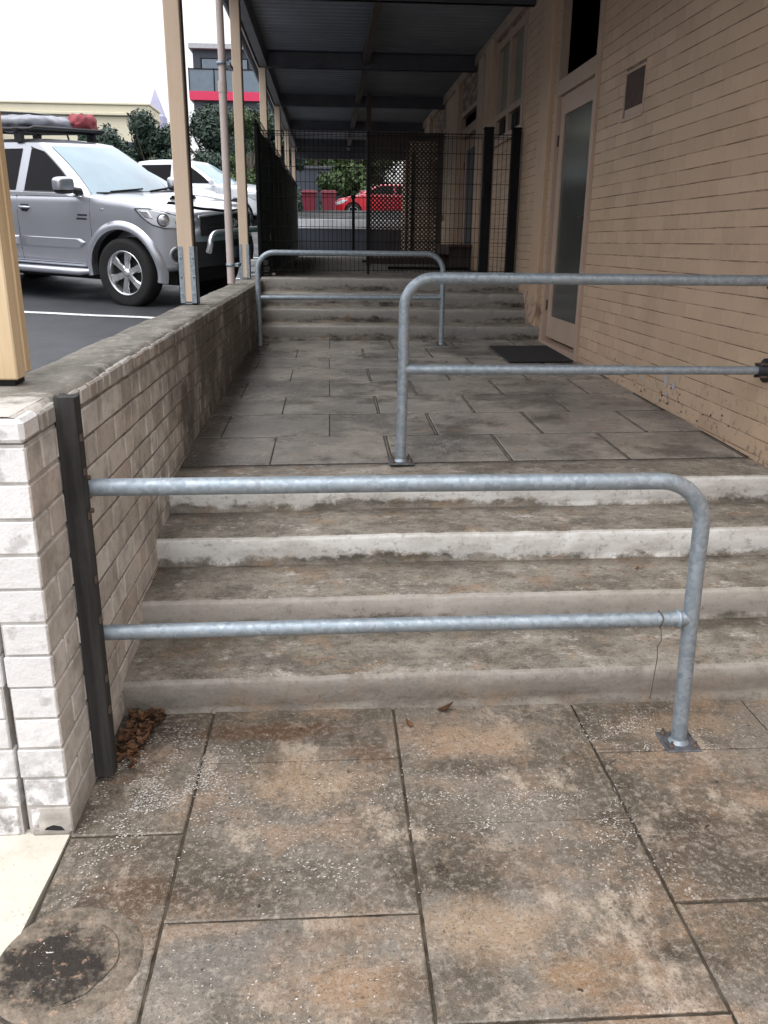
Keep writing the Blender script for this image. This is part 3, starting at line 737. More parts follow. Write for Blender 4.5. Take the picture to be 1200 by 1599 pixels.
# window far along the wall
wf = MB(); wy0, wy1, wz0, wz1 = 15.3, 17.0, 1.95, 3.0
for a, b in (((XR-.02, wy0, wz0), (XR+.1, wy0+.08, wz1)), ((XR-.02, wy1-.08, wz0), (XR+.1, wy1, wz1)), ((XR-.02, wy0+.08, wz1-.08), (XR+.1, wy1-.08, wz1)), ((XR-.05, wy0-.05, wz0-.07), (XR+.1, wy1+.05, wz0)), ((XR+.0, 16.1, wz0), (XR+.08, 16.16, wz1-.08))): wf.box(sb(*a), sb(*b))
wo = part('window', wf, M['trim'], bd); part('pane', MB().box(sb(XR+.05, wy0+.08, wz0), sb(XR+.06, wy1-.08, wz1-.08)), M['black_glass'], wo)
# recessed boarded window with vent slots below it
pf = MB(); pf.box(sb(XR+.05, 9.25, 2.92), sb(XR+.075, 10.8, 3.62)); part('boarded_panel', pf, M['panel'], bd)
pf = MB()
for y in (9.25, 9.98, 10.70): pf.box(sb(XR-.012, y, 2.62), sb(XR+.09, y+.10, 3.70))
pf.box(sb(XR-.010, 9.35, 3.60), sb(XR+.09, 10.7, 3.68)); pf.box(sb(XR-.03, 9.2, 2.58), sb(XR+.09, 10.85, 2.66)); pf.box(sb(XR-.01, 9.35, 2.86), sb(XR+.09, 10.7, 2.925))
part('window_frame', pf, M['trim'], bd)
for k in range(4): part('vent_slot', MB().box(sb(XR+.03, 9.40+k*.335, 2.68), sb(XR+.06, 9.67+k*.335, 2.85)), M['recess'], bd)
# pilasters
def pilaster(y0, y1, z0, d=.05):
    p = MB().cbox(sb(XR-d, y0, z0), sb(XR+.01, y1, WTOP-.1), .006); return part('pilaster', p, M['cream'], bd)
pilaster(8.02, 8.36, .60, .045); pilaster(10.82, 11.3, ZU, .06); pilaster(11.55, 11.95, ZU, .04); pilaster(13.55, 13.9, ZU, .06); pilaster(17.2, 17.6, ZU, .08); pilaster(20.6, 21, ZU, .08)
# peeling render at the foot of the pilaster
pe = MB()
for k in range(9):
    cx_, cz_ = J(8.0, 8.5), J(.66, 1.02); n_ = 9
    pts = [(cx_+J(.03, .09)*math.cos(t*2*math.pi/n_), cz_+J(.03, .10)*math.sin(t*2*math.pi/n_)) for t in range(n_)]
    pts = [(sb(0, p[0], 0)[1], p[1]) for p in pts]
    pe.prism(pts, -.045-.006-.0012*k, -.045-.001, 'yz')
part('peeling_render', pe, M['trim'], bd, 'stuff')
ck = MB()
for k in range(8): ck.tube([sb(XR-.0475, J(8.06, 8.32), J(.62, .95)) if i == 0 else sb(XR-.0475, 8.05+.1*i*J(.5, 1.2), .95-.12*i-J(0, .06)) for i in range(4)], .0035, 4)
part('render_crack', ck, M['vent'], bd, 'stuff')
# chips on the near wall
chip = MB()
for (cy_, cz_, r_) in ((4.83, .73, .028), (4.72, .715, .022), (4.80, .655, .014), (5.25, .68, .012), (5.10, .665, .010), (5.55, .70, .014), (4.92, .60, .009)):
    n_ = 8; pts = []
    for t in range(n_):
        rr = r_*J(.6, 1.2); pts.append((cy_-6+rr*math.cos(t*2*math.pi/n_), cz_+1.5*rr*math.sin(t*2*math.pi/n_)))
    chip.prism(pts, -.0035, .002, 'yz')
part('paint_chip', chip, M['pale'], bd, 'stuff')
chip = MB()
for k in range(22):
    cy_, cz_, r_ = J(3.9, 5.8), J(.58, .74), J(.003, .009)
    chip.prism([(cy_-6+r_*J(.6, 1.3)*math.cos(t), cz_+r_*J(.6, 1.3)*math.sin(t)) for t in (0, 1, 2, 3, 4, 5)], -.0032, .002, 'yz')
part('paint_chip', chip, M['vent'], bd, 'stuff')
# door mat
mt = MB(); mt.cbox((-.26, -.44, 0), (.26, .44, .014), .004)
o = part('doormat', mt, M['mat'], None); tag(o, 'dark doormat lying on the landing in front of the glazed door', 'doormat'); o.location = (1.67, 7.0, zl(1.67, 7.0)+.003); o.rotation_euler = tilt

# ================================================================== VERANDAH ROOF
RY0, RY1 = 1.8, 23.2
vr = thing('verandah_roof', 'dark ribbed metal verandah roof with steel cross beams over the walkway', 'roof', (.5, RY0, 3.84))
def sv_(x, y, z): return (x-.5, y-RY0, z-3.84)
rf = MB(); per = .0762*2; ny = int((RY1-RY0)/per*6)
def corr(u, v):
    y = lerp(RY0, RY1, v); ph = (y/per) % 1
    h = .018 if ph < .35 else (.018*(1-(ph-.35)/.15) if ph < .5 else (0 if ph < .85 else .018*(ph-.85)/.15))
    return sv_(lerp(-1.02, XR+.02, u), y, 3.845+h+.0*u)
rf.grid(corr, 1, ny, False)
o = part('roof_sheet', rf, M['soffit'], vr)
for y in (1.9, 5.45, 8.95, 12.25, 15.55, 18.75, 22.0):
    b = MB(); b.box(sv_(-.78, y-.03, 3.655), sv_(XR-.01, y+.03, 3.836)); b.box(sv_(-.78, y-.05, 3.655), sv_(XR-.01, y+.05, 3.664))
    part('cross_beam', b, M['beam'], vr)
b = MB(); b.box(sv_(.46, RY0, 3.70), sv_(.54, RY1, 3.842)); part('purlin', b, M['brown_timber'], vr)
b = MB(); b.box(sv_(-.885, RY0, 3.66), sv_(-.79, RY1, 3.838)); part('edge_beam', b, M['beam'], vr)
b = MB(); b.box(sv_(-.945, RY0, 3.70), sv_(-.93, RY1, 3.86)); part('fascia', b, M['pvc'], vr)
b = MB(); b.grid(lambda u, v: sv_(-.947-.052-.052*math.cos(math.pi*u), lerp(RY0, RY1, v), 3.80-.10*math.sin(math.pi*u)), 10, 4); b.grid(lambda u, v: sv_(-.947-.052-.048*math.cos(math.pi*u), lerp(RY0, RY1, v), 3.80-.094*math.sin(math.pi*u)), 10, 4)
part('gutter', b, M['dark_wall'], vr)
b = MB(); b.box(sv_(XR-.045, RY0, 3.72), sv_(XR-.002, RY1, 3.838)); part('wall_plate', b, M['trim'], vr)
b = MB(); b.box(sv_(-.95, RY1, 3.50), sv_(XR, RY1+.05, 3.90)); part('end_fascia', b, M['beam'], vr)

# posts
PX = -.858
def make_post(y, zb, zt, label, grp=None):
    t = thing('verandah_post', label, 'post', (PX, y, zb), 0, grp)
    h = zt-zb
    tm = MB(); tm.cbox((-.047, -.047, .012), (.041, .047, h), .004); part('timber', tm, M['peach_post'], t)
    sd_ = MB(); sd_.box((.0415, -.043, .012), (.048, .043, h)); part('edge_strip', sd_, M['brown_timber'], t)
    bk = MB()
    for s in (-1, 1):
        bk.box((-.052 if s < 0 else .020, -.051, .0), (-.020 if s < 0 else .053, -.0472, .335))
        bk.box((-.052 if s < 0 else .0485, -.051, .0), (-.0475 if s < 0 else .053, .051, .335))
    bk.box((-.052, -.051, 0), (.053, .051, .006))
    k = part('post_bracket', bk, M['galv'], t)
    bl = MB()
    for s in (-1, 1):
        for z in (.06, .16, .27): bl.lathe([(0, -.058), (.006, -.058), (.006, -.051)], 6, 'y', (s*.036, 0, z))
    part('bolt', bl, M['galv'], k, 'stuff')
    return t
labs = ['nearest and widest peach painted post, galvanised bracket at its foot on the wall', 'peach painted post second in the row, beside the pale downpipe', 'peach painted post third in the row, where the dark fence starts',
        'peach painted post fourth in the row, behind the dark shade cloth', 'peach painted post fifth in the row, behind the dark shade cloth', 'farthest small peach painted post at the end of the shade cloth']
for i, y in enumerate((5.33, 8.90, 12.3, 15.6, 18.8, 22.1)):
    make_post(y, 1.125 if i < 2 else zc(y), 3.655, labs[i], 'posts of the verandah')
p0 = thing('timber_post', 'raw yellow pine post with a long crack, on the wall at the left edge', 'post', (-.880, 2.335, 1.137))
a = MB(); a.cbox((-.06, -.050, 0), (.044, .012, 2.51), .004); part('board', a, M['raw_timber'], p0)
a = MB(); a.cbox((-.06, .016, .010), (.046, .058, 2.51), .004); part('board', a, M['raw_timber'], p0)
a = MB(); a.box((-.055, -.04, .012), (.038, .05, 2.5)); part('gap_packer', a, M['brown_timber'], p0)
a = MB(); a.box((-.045, -.035, -.016), (.03, .04, .01)); part('base_stub', a, M['recess'], p0)

# downpipe
dp = thing('downpipe', 'slim pale pink downpipe standing on the wall capping in front of the second post', 'pipe', (-.888, 7.86, 1.125))
a = MB(); a.tube([(0, 0, 0), (0, 0, 1.62)], .034, 14); part('pipe', a, M['pvc'], dp)
a = MB(); a.tube([(.004, 0, 1.60), (.004, 0, 2.2), (.006, 0, 2.57), (-.04, .04, 2.66)], .031, 14); part('pipe', a, M['pvc'], dp)
a = MB(); a.tube([(0, 0, 1.56), (0, 0, 1.645)], .038, 14); part('collar', a, M['pvc'], dp)
for z in (.16, 1.78):
    a = MB(); a.lathe([(.036, -.012), (.040, -.012), (.040, .012), (.036, .012)], 14, 'z', (0, 0, z)); a.box((.034, -.004, z-.014), (.07, .25, z+.014)) if z < 1 else a.box((.034, -.004, z-.014), (.07, .25, z+.014))
    part('clip', a, M['galv'], dp)

# ================================================================== HANDRAILS
def arc(c, r, a0, a1, ex, ey, n=9): return [tuple(Vector(c)+Vector(ex)*r*math.cos(lerp(a0, a1, i/n))+Vector(ey)*r*math.sin(lerp(a0, a1, i/n))) for i in range(n+1)]
TR = .0238
def base_plate(t, x, y, z, s=.055, rz=0.0):
    a = MB(); a.cbox((x-s, y-s, z), (x+s, y+s, z+.008), .002)
    pl = part('base_plate', a, M['plate'], t)
    b = MB()
    for dx in (-1, 1):
        for dy in (-1, 1): b.lathe([(0, .020), (.008, .020), (.008, .008)], 6, 'z', (x+dx*s*.68, y+dy*s*.68, z)); b.tube([(x+dx*s*.68, y+dy*s*.68, z+.018), (x+dx*s*.68, y+dy*s*.68, z+.030)], .004, 6)
    part('bolt', b, M['wire'], pl, 'stuff')
    w_ = MB(); w_.lathe([(TR+.008, .008), (TR+.003, .014), (TR, .02)], 20, 'z', (x, y, z)); part('weld', w_, M['galv'], pl)
HY = 2.217
r1 = thing('handrail', 'nearest galvanised tube handrail at the foot of the steps, fixed to the black timber post', 'handrail', (1.085, HY, 0))
def s1(x, y, z): return (x-1.085, y-HY, z)
br = .135
zt = .862; xp = 1.066
pts = [s1(-.655, HY-.03, zt+.003), s1(.2, HY-.01, zt+.002), s1(xp-br, HY, zt)]+[s1(*p) for p in arc((xp-br, HY, zt-br), br, math.pi/2, 0, (1, 0, 0), (0, 0, 1), 12)][1:]+[s1(xp+.006, HY, .4), s1(xp+.020, HY, .008)]
a = MB(); a.tube(pts, TR, 20); part('top_rail', a, M['galv'], r1)
a = MB(); a.tube([s1(-.652, HY-.03, .436), s1(.2, HY-.01, .434), s1(xp-.004, HY, .432)], TR*.93, 18); part('lower_rail', a, M['galv'], r1)
base_plate(r1, xp+.020-1.085, 0, .0)
a = MB(); a.lathe([(TR*.9, 0), (TR*1.25, .004), (TR*1.2, .010), (TR*.9, .014)], 18, 'x', s1(xp-.040, HY, .432)); part('weld', a, M['galv'], r1)
for z in (.905, .815):
    b1 = MB(); b1.tube([s1(-.642, HY-.075, z), s1(-.630, HY-.075, z)], .007, 6); part('coach_bolt', b1, M['wire'], r1)
wi = MB(); wi.lathe([(.004, -.006), (.009, 0), (.004, .006)], 10, 'x', (0, 0, 0)); 
wi = MB(); hx = .965
wi.tube([(.028*math.cos(t), .0, .028*math.sin(t)) if False else (0+.004*math.sin(t*3), .0265*math.cos(t), .0265*math.sin(t)) for t in [k*.5 for k in range(0, 26)]], .0016, 5)
wi.tube([(0, -.02, -.02), (.004, -.024, -.06), (-.004, -.02, -.08), (0, -.02, -.12), (-.006, -.018, -.26)], .0014, 5)
o = part('wire', wi, M['wire'], None); tag(o, 'thin rusty wire knotted round the lower rail and hanging straight down', 'wire'); o.location = (.975, HY, .432)
tp = thing('timber_post', 'weathered black stained timber post bolted upright against the brick wall', 'post', (-.663, 2.125, .018))
a = MB()
def tpf(u, v):
    n = 16; x0, x1, y0, y1 = -.0265, .024, -.024, .026
    t = v*4; k = int(t) % 4; f = t-int(t); c = [(x0, y0), (x1, y0), (x1, y1), (x0, y1)]
    p, q = c[k], c[(k+1) % 4]; x, y = lerp(p[0], q[0], f), lerp(p[1], q[1], f); z = u*1.105
    return (x+.0012*fz(x*60, y*60, z*4)+.012*(u-.5)*0, y, z+(.012*fz(x*50, y*50, 1) if u > .99 else 0))
a.grid(tpf, 40, 16, False); a.add([tpf(1, k/16) for k in range(16)], [tuple(range(16))]); a.add([tpf(0, k/16) for k in range(16)], [tuple(range(16))])
part('post', a, M['dark_timber'], tp)
ng = MB()
for z in (.99, .90, .78, .60, .48, .30, .2): ng.box((.0243, -.012, z), (.030, .006, z+.018))
part('splinter', ng, M['wire'], tp, 'stuff')

# second rail, post on the landing edge, fixed to the building
zb2 = zl(.335, 3.74)
r2 = thing('handrail', 'middle galvanised handrail on the landing edge, fixed to the peach building wall', 'handrail', (.335, 3.74, zb2))
def s2(x, y, z): return (x-.335, y-3.74, z-zb2)
zt = 1.352; br = .13; xp = .325
pts = [s2(xp-.005, 3.74, zb2+.008), s2(xp, 3.74, .98), s2(xp, 3.74, zt-br)]+[s2(*p) for p in arc((xp+br, 3.74, zt-br), br, math.pi, math.pi/2, (1, 0, 0), (0, 0, 1), 12)][1:]+[s2(XR-.02, 3.70, zt)]
a = MB(); a.tube(pts, TR, 20); part('top_rail', a, M['galv'], r2)
a = MB(); a.tube([s2(xp+.004, 3.74, .955), s2(1.35, 3.71, .957)], TR*.95, 18); part('lower_rail', a, M['galv'], r2)
a = MB(); a.tube([s2(1.34, 3.71, .957), s2(XR-.02, 3.70, .957)], TR*.82, 18); part('lower_rail', a, M['galv'], r2)
for z in (zt, .957):
    a = MB(); a.lathe([(0, -.002), (.055, -.002), (.055, -.012), (TR+.006, -.016), (TR+.004, -.05), (TR, -.05)], 20, 'x', s2(XR, 3.70, z))
    fl = part('wall_flange', a, M['black_plastic'], r2)
    b = MB()
    for k in range(4): b.tube([s2(XR-.012, 3.70+.04*math.cos(k*1.57+.7), z+.04*math.sin(k*1.57+.7)), s2(XR-.045, 3.70+.04*math.cos(k*1.57+.7), z+.04*math.sin(k*1.57+.7))], .006, 6)
    part('bolt', b, M['wire'], fl, 'stuff')
base_plate(r2, -.015, 0, 0, .058)

# third rail at the upper steps
YB = 7.62; zb3 = zl(1.0, YB)
r3 = thing('handrail', 'farthest grey tube handrail standing before the upper grimy steps', 'handrail', (.2, YB, zb3))
def s3(x, y, z): return (x-.2, y-YB, z-zb3)
zt = 1.40; br = .15
pts = [s3(-.63, YB, .60), s3(-.63, YB, zt-br)]+[s3(*p) for p in arc((-.63+br, YB, zt-br), br, math.pi, math.pi/2, (1, 0, 0), (0, 0, 1), 10)][1:]+[s3(1.0-br, YB, zt)]+[s3(*p) for p in arc((1.0-br, YB, zt-br), br, math.pi/2, 0, (1, 0, 0), (0, 0, 1), 10)][1:]+[s3(1.005, YB, zb3+.005)]
a = MB(); a.tube(pts, .0225, 16); part('top_rail', a, M['galv'], r3)
a = MB(); a.tube([s3(-.61, YB, 1.018), s3(.985, YB, 1.03)], .0215, 14); part('lower_rail', a, M['galv'], r3)
base_plate(r3, .805, 0, 0, .05)

# ================================================================== MESH GATE AND SHADE-CLOTH FENCE
FY = 9.22
mf = thing('mesh_fence', 'black welded mesh fence and gate across the top of the upper steps', 'fence', (.6, FY, ZU))
def sf(x, y, z): return (x-.6, y-FY, z-ZU)
def mesh_panel(x0, x1, z0, z1):
    a = MB(); n_ = max(2, round((x1-x0)/.045))
    for k in range(n_+1):
        x = lerp(x0, x1, k/n_); a.tube([sf(x, FY, z0), sf(x, FY, z1)], .0024, 4, smooth=False)
    z = z0+.02
    while z < z1+.01:
        a.tube([sf(x0, FY-.004, z), sf(x1, FY-.004, z)], .0028, 4, smooth=False); z += .145
    a.tube([sf(x0, FY-.004, z1-.01), sf(x1, FY-.004, z1-.01)], .004, 4, smooth=False); a.tube([sf(x0, FY-.004, z1-.035), sf(x1, FY-.004, z1-.035)], .003, 4, smooth=False)
    part('mesh_panel', a, M['black'], mf, 'stuff')
mesh_panel(-.70, .40, ZU+.05, 2.56); mesh_panel(.42, 1.58, ZU+.05, 2.56); mesh_panel(1.70, 1.88, ZU+.05, 2.56)
for x, wd in ((-.725, .02), (1.64, .048), (1.925, .045)):
    a = MB(); a.cbox(sf(x-wd, FY-.04, ZU-.01), sf(x+wd, FY+.04, 2.60), .006); a.cbox(sf(x-wd-.004, FY-.045, 2.60), sf(x+wd+.004, FY+.045, 2.62), .004); part('post', a, M['black'], mf)
a = MB(); a.box(sf(.395, FY-.012, ZU+.03), sf(.42, FY+.012, 2.56)); part('gate_stile', a, M['black'], mf)
a = MB(); a.cbox(sf(1.60, FY-.07, 1.95), sf(1.66, FY-.04, 2.1), .004); part('latch', a, M['black'], mf)

sc = thing('shade_cloth_fence', 'dark green shade cloth fence running back along the left side of the walkway', 'fence', (-.73, FY, ZU))
def ss(x, y, z): return (x+.73, y-FY, z-ZU)
a = MB(); a.grid(lambda u, v: ss(-.735+.018*fz(u*22, v*2, 1)+.008*math.sin(u*60), lerp(FY+.03, 20.8, u), lerp(1.10+.02*math.sin(u*45)+.03*fz(u*9, 1, 1), 2.64+.012*math.cos(u*2*math.pi*6), v)), 160, 10); part('shade_cloth', a, M['cloth'], sc)
for y in (11.6, 14.0, 16.4, 18.8, 20.9):
    a = MB(); a.tube([ss(-.755, y, .8), ss(-.755, y, 2.72)], .02, 8); part('post', a, M['black'] if y < 20 else M['pvc'], sc)
a = MB()
for z in (2.66, 2.72): a.tube([ss(-.735, FY, z), ss(-.735, 20.9, z)], .004, 5)
for k in range(90): a.tube([ss(-.735, FY+.13*k, 2.62), ss(-.735, FY+.13*k, 2.73)], .0025, 4)
part('top_mesh', a, M['black'], sc, 'stuff')

# lattice screen further back
ls = thing('lattice_screen', 'dark brown lattice screen reaching up to the roof beside the far building wall', 'screen', (1.2, 14, ZU))
def sl2(x, y, z): return (x-1.2, y-14, z-ZU)
a = MB(); a.box(sl2(.585, 13.96, ZU), sl2(.655, 14.04, 3.66)); part('post', a, M['brown_timber'], ls)
a = MB(); a.box(sl2(1.70, 13.97, ZU), sl2(1.78, 14.03, 3.1)); part('post', a, M['brown_timber'], ls)
a = MB(); a.box(sl2(.655, 13.97, 2.98), sl2(1.70, 14.03, 3.10)); part('rail', a, M['brown_timber'], ls)
a = MB(); a.box(sl2(.655, 13.97, ZU+.02), sl2(1.70, 14.03, ZU+.12)); part('rail', a, M['brown_timber'], ls)
a = MB(); a.box(sl2(1.21, 13.985, ZU+.12), sl2(1.25, 14.015, 2.98)); part('mullion', a, M['brown_timber'], ls)
a = MB(); x0, x1, z0, z1 = .655, 1.70, ZU+.12, 2.98
for sg in (1, -1):
    c = -3.2
    while c < 3.4:
        # line z = z0 + sg*(x-x0) + c
        pts = []
        for x in (x0, x1):
            z = z0+sg*(x-x0)+c
            pts.append((x, z))
        (xa, za), (xb, zb) = pts
        def clip(xa, za, xb, zb):
            for lim, up_ in ((z0, False), (z1, True)):
                out_a = za > lim if up_ else za < lim; out_b = zb > lim if up_ else zb < lim
                if out_a and out_b: return None
                if out_a: t = (lim-za)/(zb-za); xa, za = xa+(xb-xa)*t, lim
                if out_b: t = (lim-zb)/(za-zb); xb, zb = xb+(xa-xb)*t, lim
            return xa, za, xb, zb
        r = clip(xa, za, xb, zb)
        if r and abs(r[2]-r[0]) > .02:
            xa, za, xb, zb = r; d = Vector((xb-xa, 0, zb-za)).normalized(); q = Vector((-d.z, 0, d.x))*.0105; yy = 13.992 if sg > 0 else 14.002
            P_ = [Vector((xa, yy, za)), Vector((xb, yy, zb))]; vv = []
            for off in (0, .007):
                for p in P_:
                    for s_ in (1, -1): vv.append(tuple(Vector(sl2(*(p+Vector((0, off, 0)))))+q*s_))
            a.add(vv, [(0, 1, 3, 2), (4, 6, 7, 5), (0, 2, 6, 4), (1, 5, 7, 3)])
        c += .066
part('lattice', a, M['brown_timber'], ls, 'stuff')

# objects on the upper walkway
o = thing('bench', 'low dark reddish timber bench against the building behind the mesh gate', 'bench', (1.80, 12.6, ZU))
a = MB()
for k in range(3): a.cbox((-.17+k*.115, -.75, .30), (-.065+k*.115, .75, .335), .004)
part('seat', a, M['vent'], o)
for y in (-.6, .6):
    a = MB(); a.box((-.15, y-.03, 0), (.15, y+.03, .30)); part('leg', a, M['brown_timber'], o)
a = MB(); a.box((-.168, -.7, .20), (-.150, .7, .30)); part('apron', a, M['vent'], o)
for i, (x, y, rz, lb) in enumerate(((1.15, 15.8, .12, 'dark plank lying flat on the upper walkway, farther of two'), (1.35, 11.9, -.10, 'dark plank lying flat on the upper walkway, nearer of two'))):
    a = MB(); a.cbox((-.55, -.14, 0), (.55, .14, .035), .004); q = part('plank', a, M['black'], None); q.location = (x, y, ZU+.002); q.rotation_euler = (0, 0, rz); tag(q, lb, 'plank', 'planks on the upper walkway')
bs = thing('paver_stack', 'small stack of pale concrete blocks behind the end of the low wall', 'stack', (-.80, 9.62, .95))
for k in range(5): block('concrete_block', (.26, .18, .055), M['pale'], bs, (J(-.01, .01), J(-.01, .01), .03+k*.072), .006)
bo = thing('bollard', 'thin black post with a cap, before the white parapet at the far end', 'bollard', (.60, 22.0, ZU))
a = MB(); a.tube([(0, 0, 0), (0, 0, 1.38)], .038, 12); part('post', a, M['black'], bo); a = MB(); a.lathe([(0, 1.46), (.05, 1.45), (.065, 1.41), (.065, 1.37), (.03, 1.36)], 14, 'z'); part('cap', a, M['black'], bo)
# loose small leavings beside the cloth
q = MB(); q.grid(lambda u, v: ((.02+.012*fz(u*3, v*3, 1))*math.sin(v*3.14159)*math.cos(u*6.283), (.02+.01*fz(u*3, v*3, 5))*math.sin(v*3.14159)*math.sin(u*6.283), .018-.016*math.cos(v*3.14159)), 10, 6)
q = part('crumpled_paper', q, M['paper_white'], None); q.location = (-.60, 9.33, ZU+.003); tag(q, 'small crumpled white paper at the foot of the mesh fence on the left', 'litter')

# end of the walkway: retaining wall with white parapet
rw = thing('retaining_wall', 'dark retaining wall with a white painted parapet closing the far end of the walkway', 'wall', (.5, 24.2, 1.1))
a = MB(); a.box((-3.0, 0, -.1), (9.0, .2, .72)); part('wall', a, M['dark_wall'], rw)
a = MB(); a.cbox((-3.0, -.03, .72), (9.0, .22, .965), .01); part('parapet', a, M['white_wall'], rw)
fs_ = thing('timber_fence', 'dark board fence closing off the walkway beyond the lattice', 'fence', (1.85, 20.6, ZU))
for k in range(5):
    a = MB(); a.box((.05+k*.16, 0, 0), (.20+k*.16, .03, 2.3)); part('board', a, M['brown_timber'], fs_)
# wheelie bins
for i, x in enumerate((-.70, .0)):
    b = thing('wheelie_bin', ['maroon wheelie bin, left of the two behind the parapet', 'maroon wheelie bin, right of the two, beside the red car'][i], 'bin', (x-.06+.05*i, 34.6, 2.3), 0, 'maroon wheelie bins')
    a = MB()
    prof = [(.20, .24, .06), (.22, .26, .25), (.28, .31, .93)]
    for (w0, d0, z0_), (w1, d1, z1_) in zip(prof[:-1], prof[1:]):
        vs_ = [(sx*w, sy*d, z) for w, d, z in ((w0, d0, z0_), (w1, d1, z1_)) for sx, sy in ((-1, -1), (1, -1), (1, 1), (-1, 1))]
        a.add(vs_, [(0, 1, 5, 4), (1, 2, 6, 5), (2, 3, 7, 6), (3, 0, 4, 7), (3, 2, 1, 0), (4, 5, 6, 7)])
    part('bin_body', a, M['red_bin'], b)
    a = MB(); a.cbox((-.31, -.36, .93), (.31, .34, 1.0), .02); a.cbox((-.27, -.32, 1.0), (.27, .3, 1.05), .02); part('lid', a, M['red_bin'], b)
    for s in (-1, 1):
        a = MB(); a.lathe([(0, -.025), (.09, -.025), (.10, -.01), (.10, .01), (.09, .025), (0, .025)], 14, 'x', (s*.24, .26, .10)); part('wheel', a, M['rubber'], b)

# ================================================================== BACKGROUND BUILDINGS
cb = thing('warehouse', 'long low cream rendered building with a stepped parapet, behind the silver pickup', 'building', (-20, 45, 2.3))
a = MB(); a.box((-25, 0, 0), (11.3, 2.5, 4.83)); part('wall', a, M['cream_wall'], cb)
a = MB(); a.box((-12, -47, -2.3), (3.6, -.01, 5.2)); part('wing', a, M['sky_blocker'], cb)  # unseen wing, added to block low sky and deepen the shade
a = MB(); a.cbox((-25, -.18, 4.86), (11.4, 2.6, 5.0), .02); a.cbox((-25, -.12, 5.0), (11.36, 2.5, 5.32), .02); a.cbox((-25, -.20, 5.32), (11.42, 2.6, 5.42), .02); part('parapet', a, M['cream_wall'], cb)
a = MB(); a.box((-25, -2.2, 3.30), (11.9, -.01, 3.48)); part('canopy', a, M['dark_wall'], cb)
for k in range(6):
    a = MB(); a.box((-22+k*5, -.04, 0), (-19.2+k*5, -.005, 2.6)); part('roller_door', a, M['pale'], cb)
db = thing('modern_building', 'dark modern upper storey with glass balcony and crimson floor edge beyond the posts', 'building', (-6, 60, 2.3))
a = MB(); a.box((-2.5, 4.4, 0), (10, 16, 7.2)); part('wall', a, M['dark_wall'], db)
a = MB(); a.box((-2.8, 1.6, 8.35), (10, 16, 11.0)); part('upper_wall', a, M['dark_wall'], db)
a = MB(); a.box((-3.0, 1.2, 11.0), (10, 16.4, 11.28)); part('roof_edge', a, M['pale'], db)
a = MB(); a.box((-2.9, 0, 7.78), (10, 16, 8.30)); part('floor_edge', a, M['pink'], db)
a = MB(); a.box((-2.7, .3, 7.2), (10, 16, 7.775)); part('soffit_band', a, M['dark_wall'], db)
a = MB(); a.box((-1.2, 1.2, 6.0), (10, 3, 7.2)); part('soffit_beam', a, M['dark_wall'], db)
for k in range(5):
    w_ = MB(); x = -2.3+k*1.75; w_.box((x, 1.52, 8.45), (x+1.35, 1.58, 10.5)); w__ = part('window', w_, M['black'], db)
    p_ = MB(); p_.box((x+.09, 1.48, 8.5), (x+1.26, 1.515, 10.42)); part('pane', p_, M['blue_glass'], w__)
for k in range(6):
    a = MB(); a.box((-2.85+k*1.6, .06, 8.31), (-1.35+k*1.6, .09, 9.55)); part('balustrade_pane', a, M['blue_glass'], db)
    a = MB(); a.box((-2.92+k*1.6, .02, 7.9), (-2.86+k*1.6, .12, 9.65)); part('balustrade_post', a, M['black'], db)
a = MB(); a.box((-2.92, .02, 9.56), (7, .12, 9.62)); part('handrail', a, M['black'], db)
ga = thing('garage', 'plain dark flat-roofed shed behind the maroon bins', 'shed', (-.2, 50, 2.3))
a = MB(); a.box((-2.0, 0, 0), (.92, 4, 3.0)); part('wall', a, M['dark_wall'], ga); a = MB(); a.cbox((-2.1, -.1, 3.0), (1.0, 4.1, 3.13), .02); part('roof', a, M['beam'], ga)
tw = thing('tower', 'hazy distant pointed tower above the cream building', 'tower', (-44, 240, 2.3))
a = MB(); a.cbox((-2.6, -2.6, 0), (2.0, 2.0, 29.5), .3); part('shaft', a, M['tower'], tw)
a = MB(); a.add([(-2.3, -2.3, 29.5), (1.7, -2.3, 29.5), (1.7, 1.7, 29.5), (-2.3, 1.7, 29.5), (-.3, -.3, 36)], [(0, 1, 4), (1, 2, 4), (2, 3, 4), (3, 0, 4)]); part('spire', a, M['tower'], tw)
a = MB(); a.cbox((-9, -2, 0), (-2.6, 2, 25.5), .3); part('wing', a, M['tower'], tw)
for sx in (-8.5, -5.0):
    a = MB(); a.add([(sx-.8, -1, 25.5), (sx+.8, -1, 25.5), (sx+.8, 1, 25.5), (sx-.8, 1, 25.5), (sx, 0, 29)], [(0, 1, 4), (1, 2, 4), (2, 3, 4), (3, 0, 4)]); part('spire', a, M['tower'], tw)

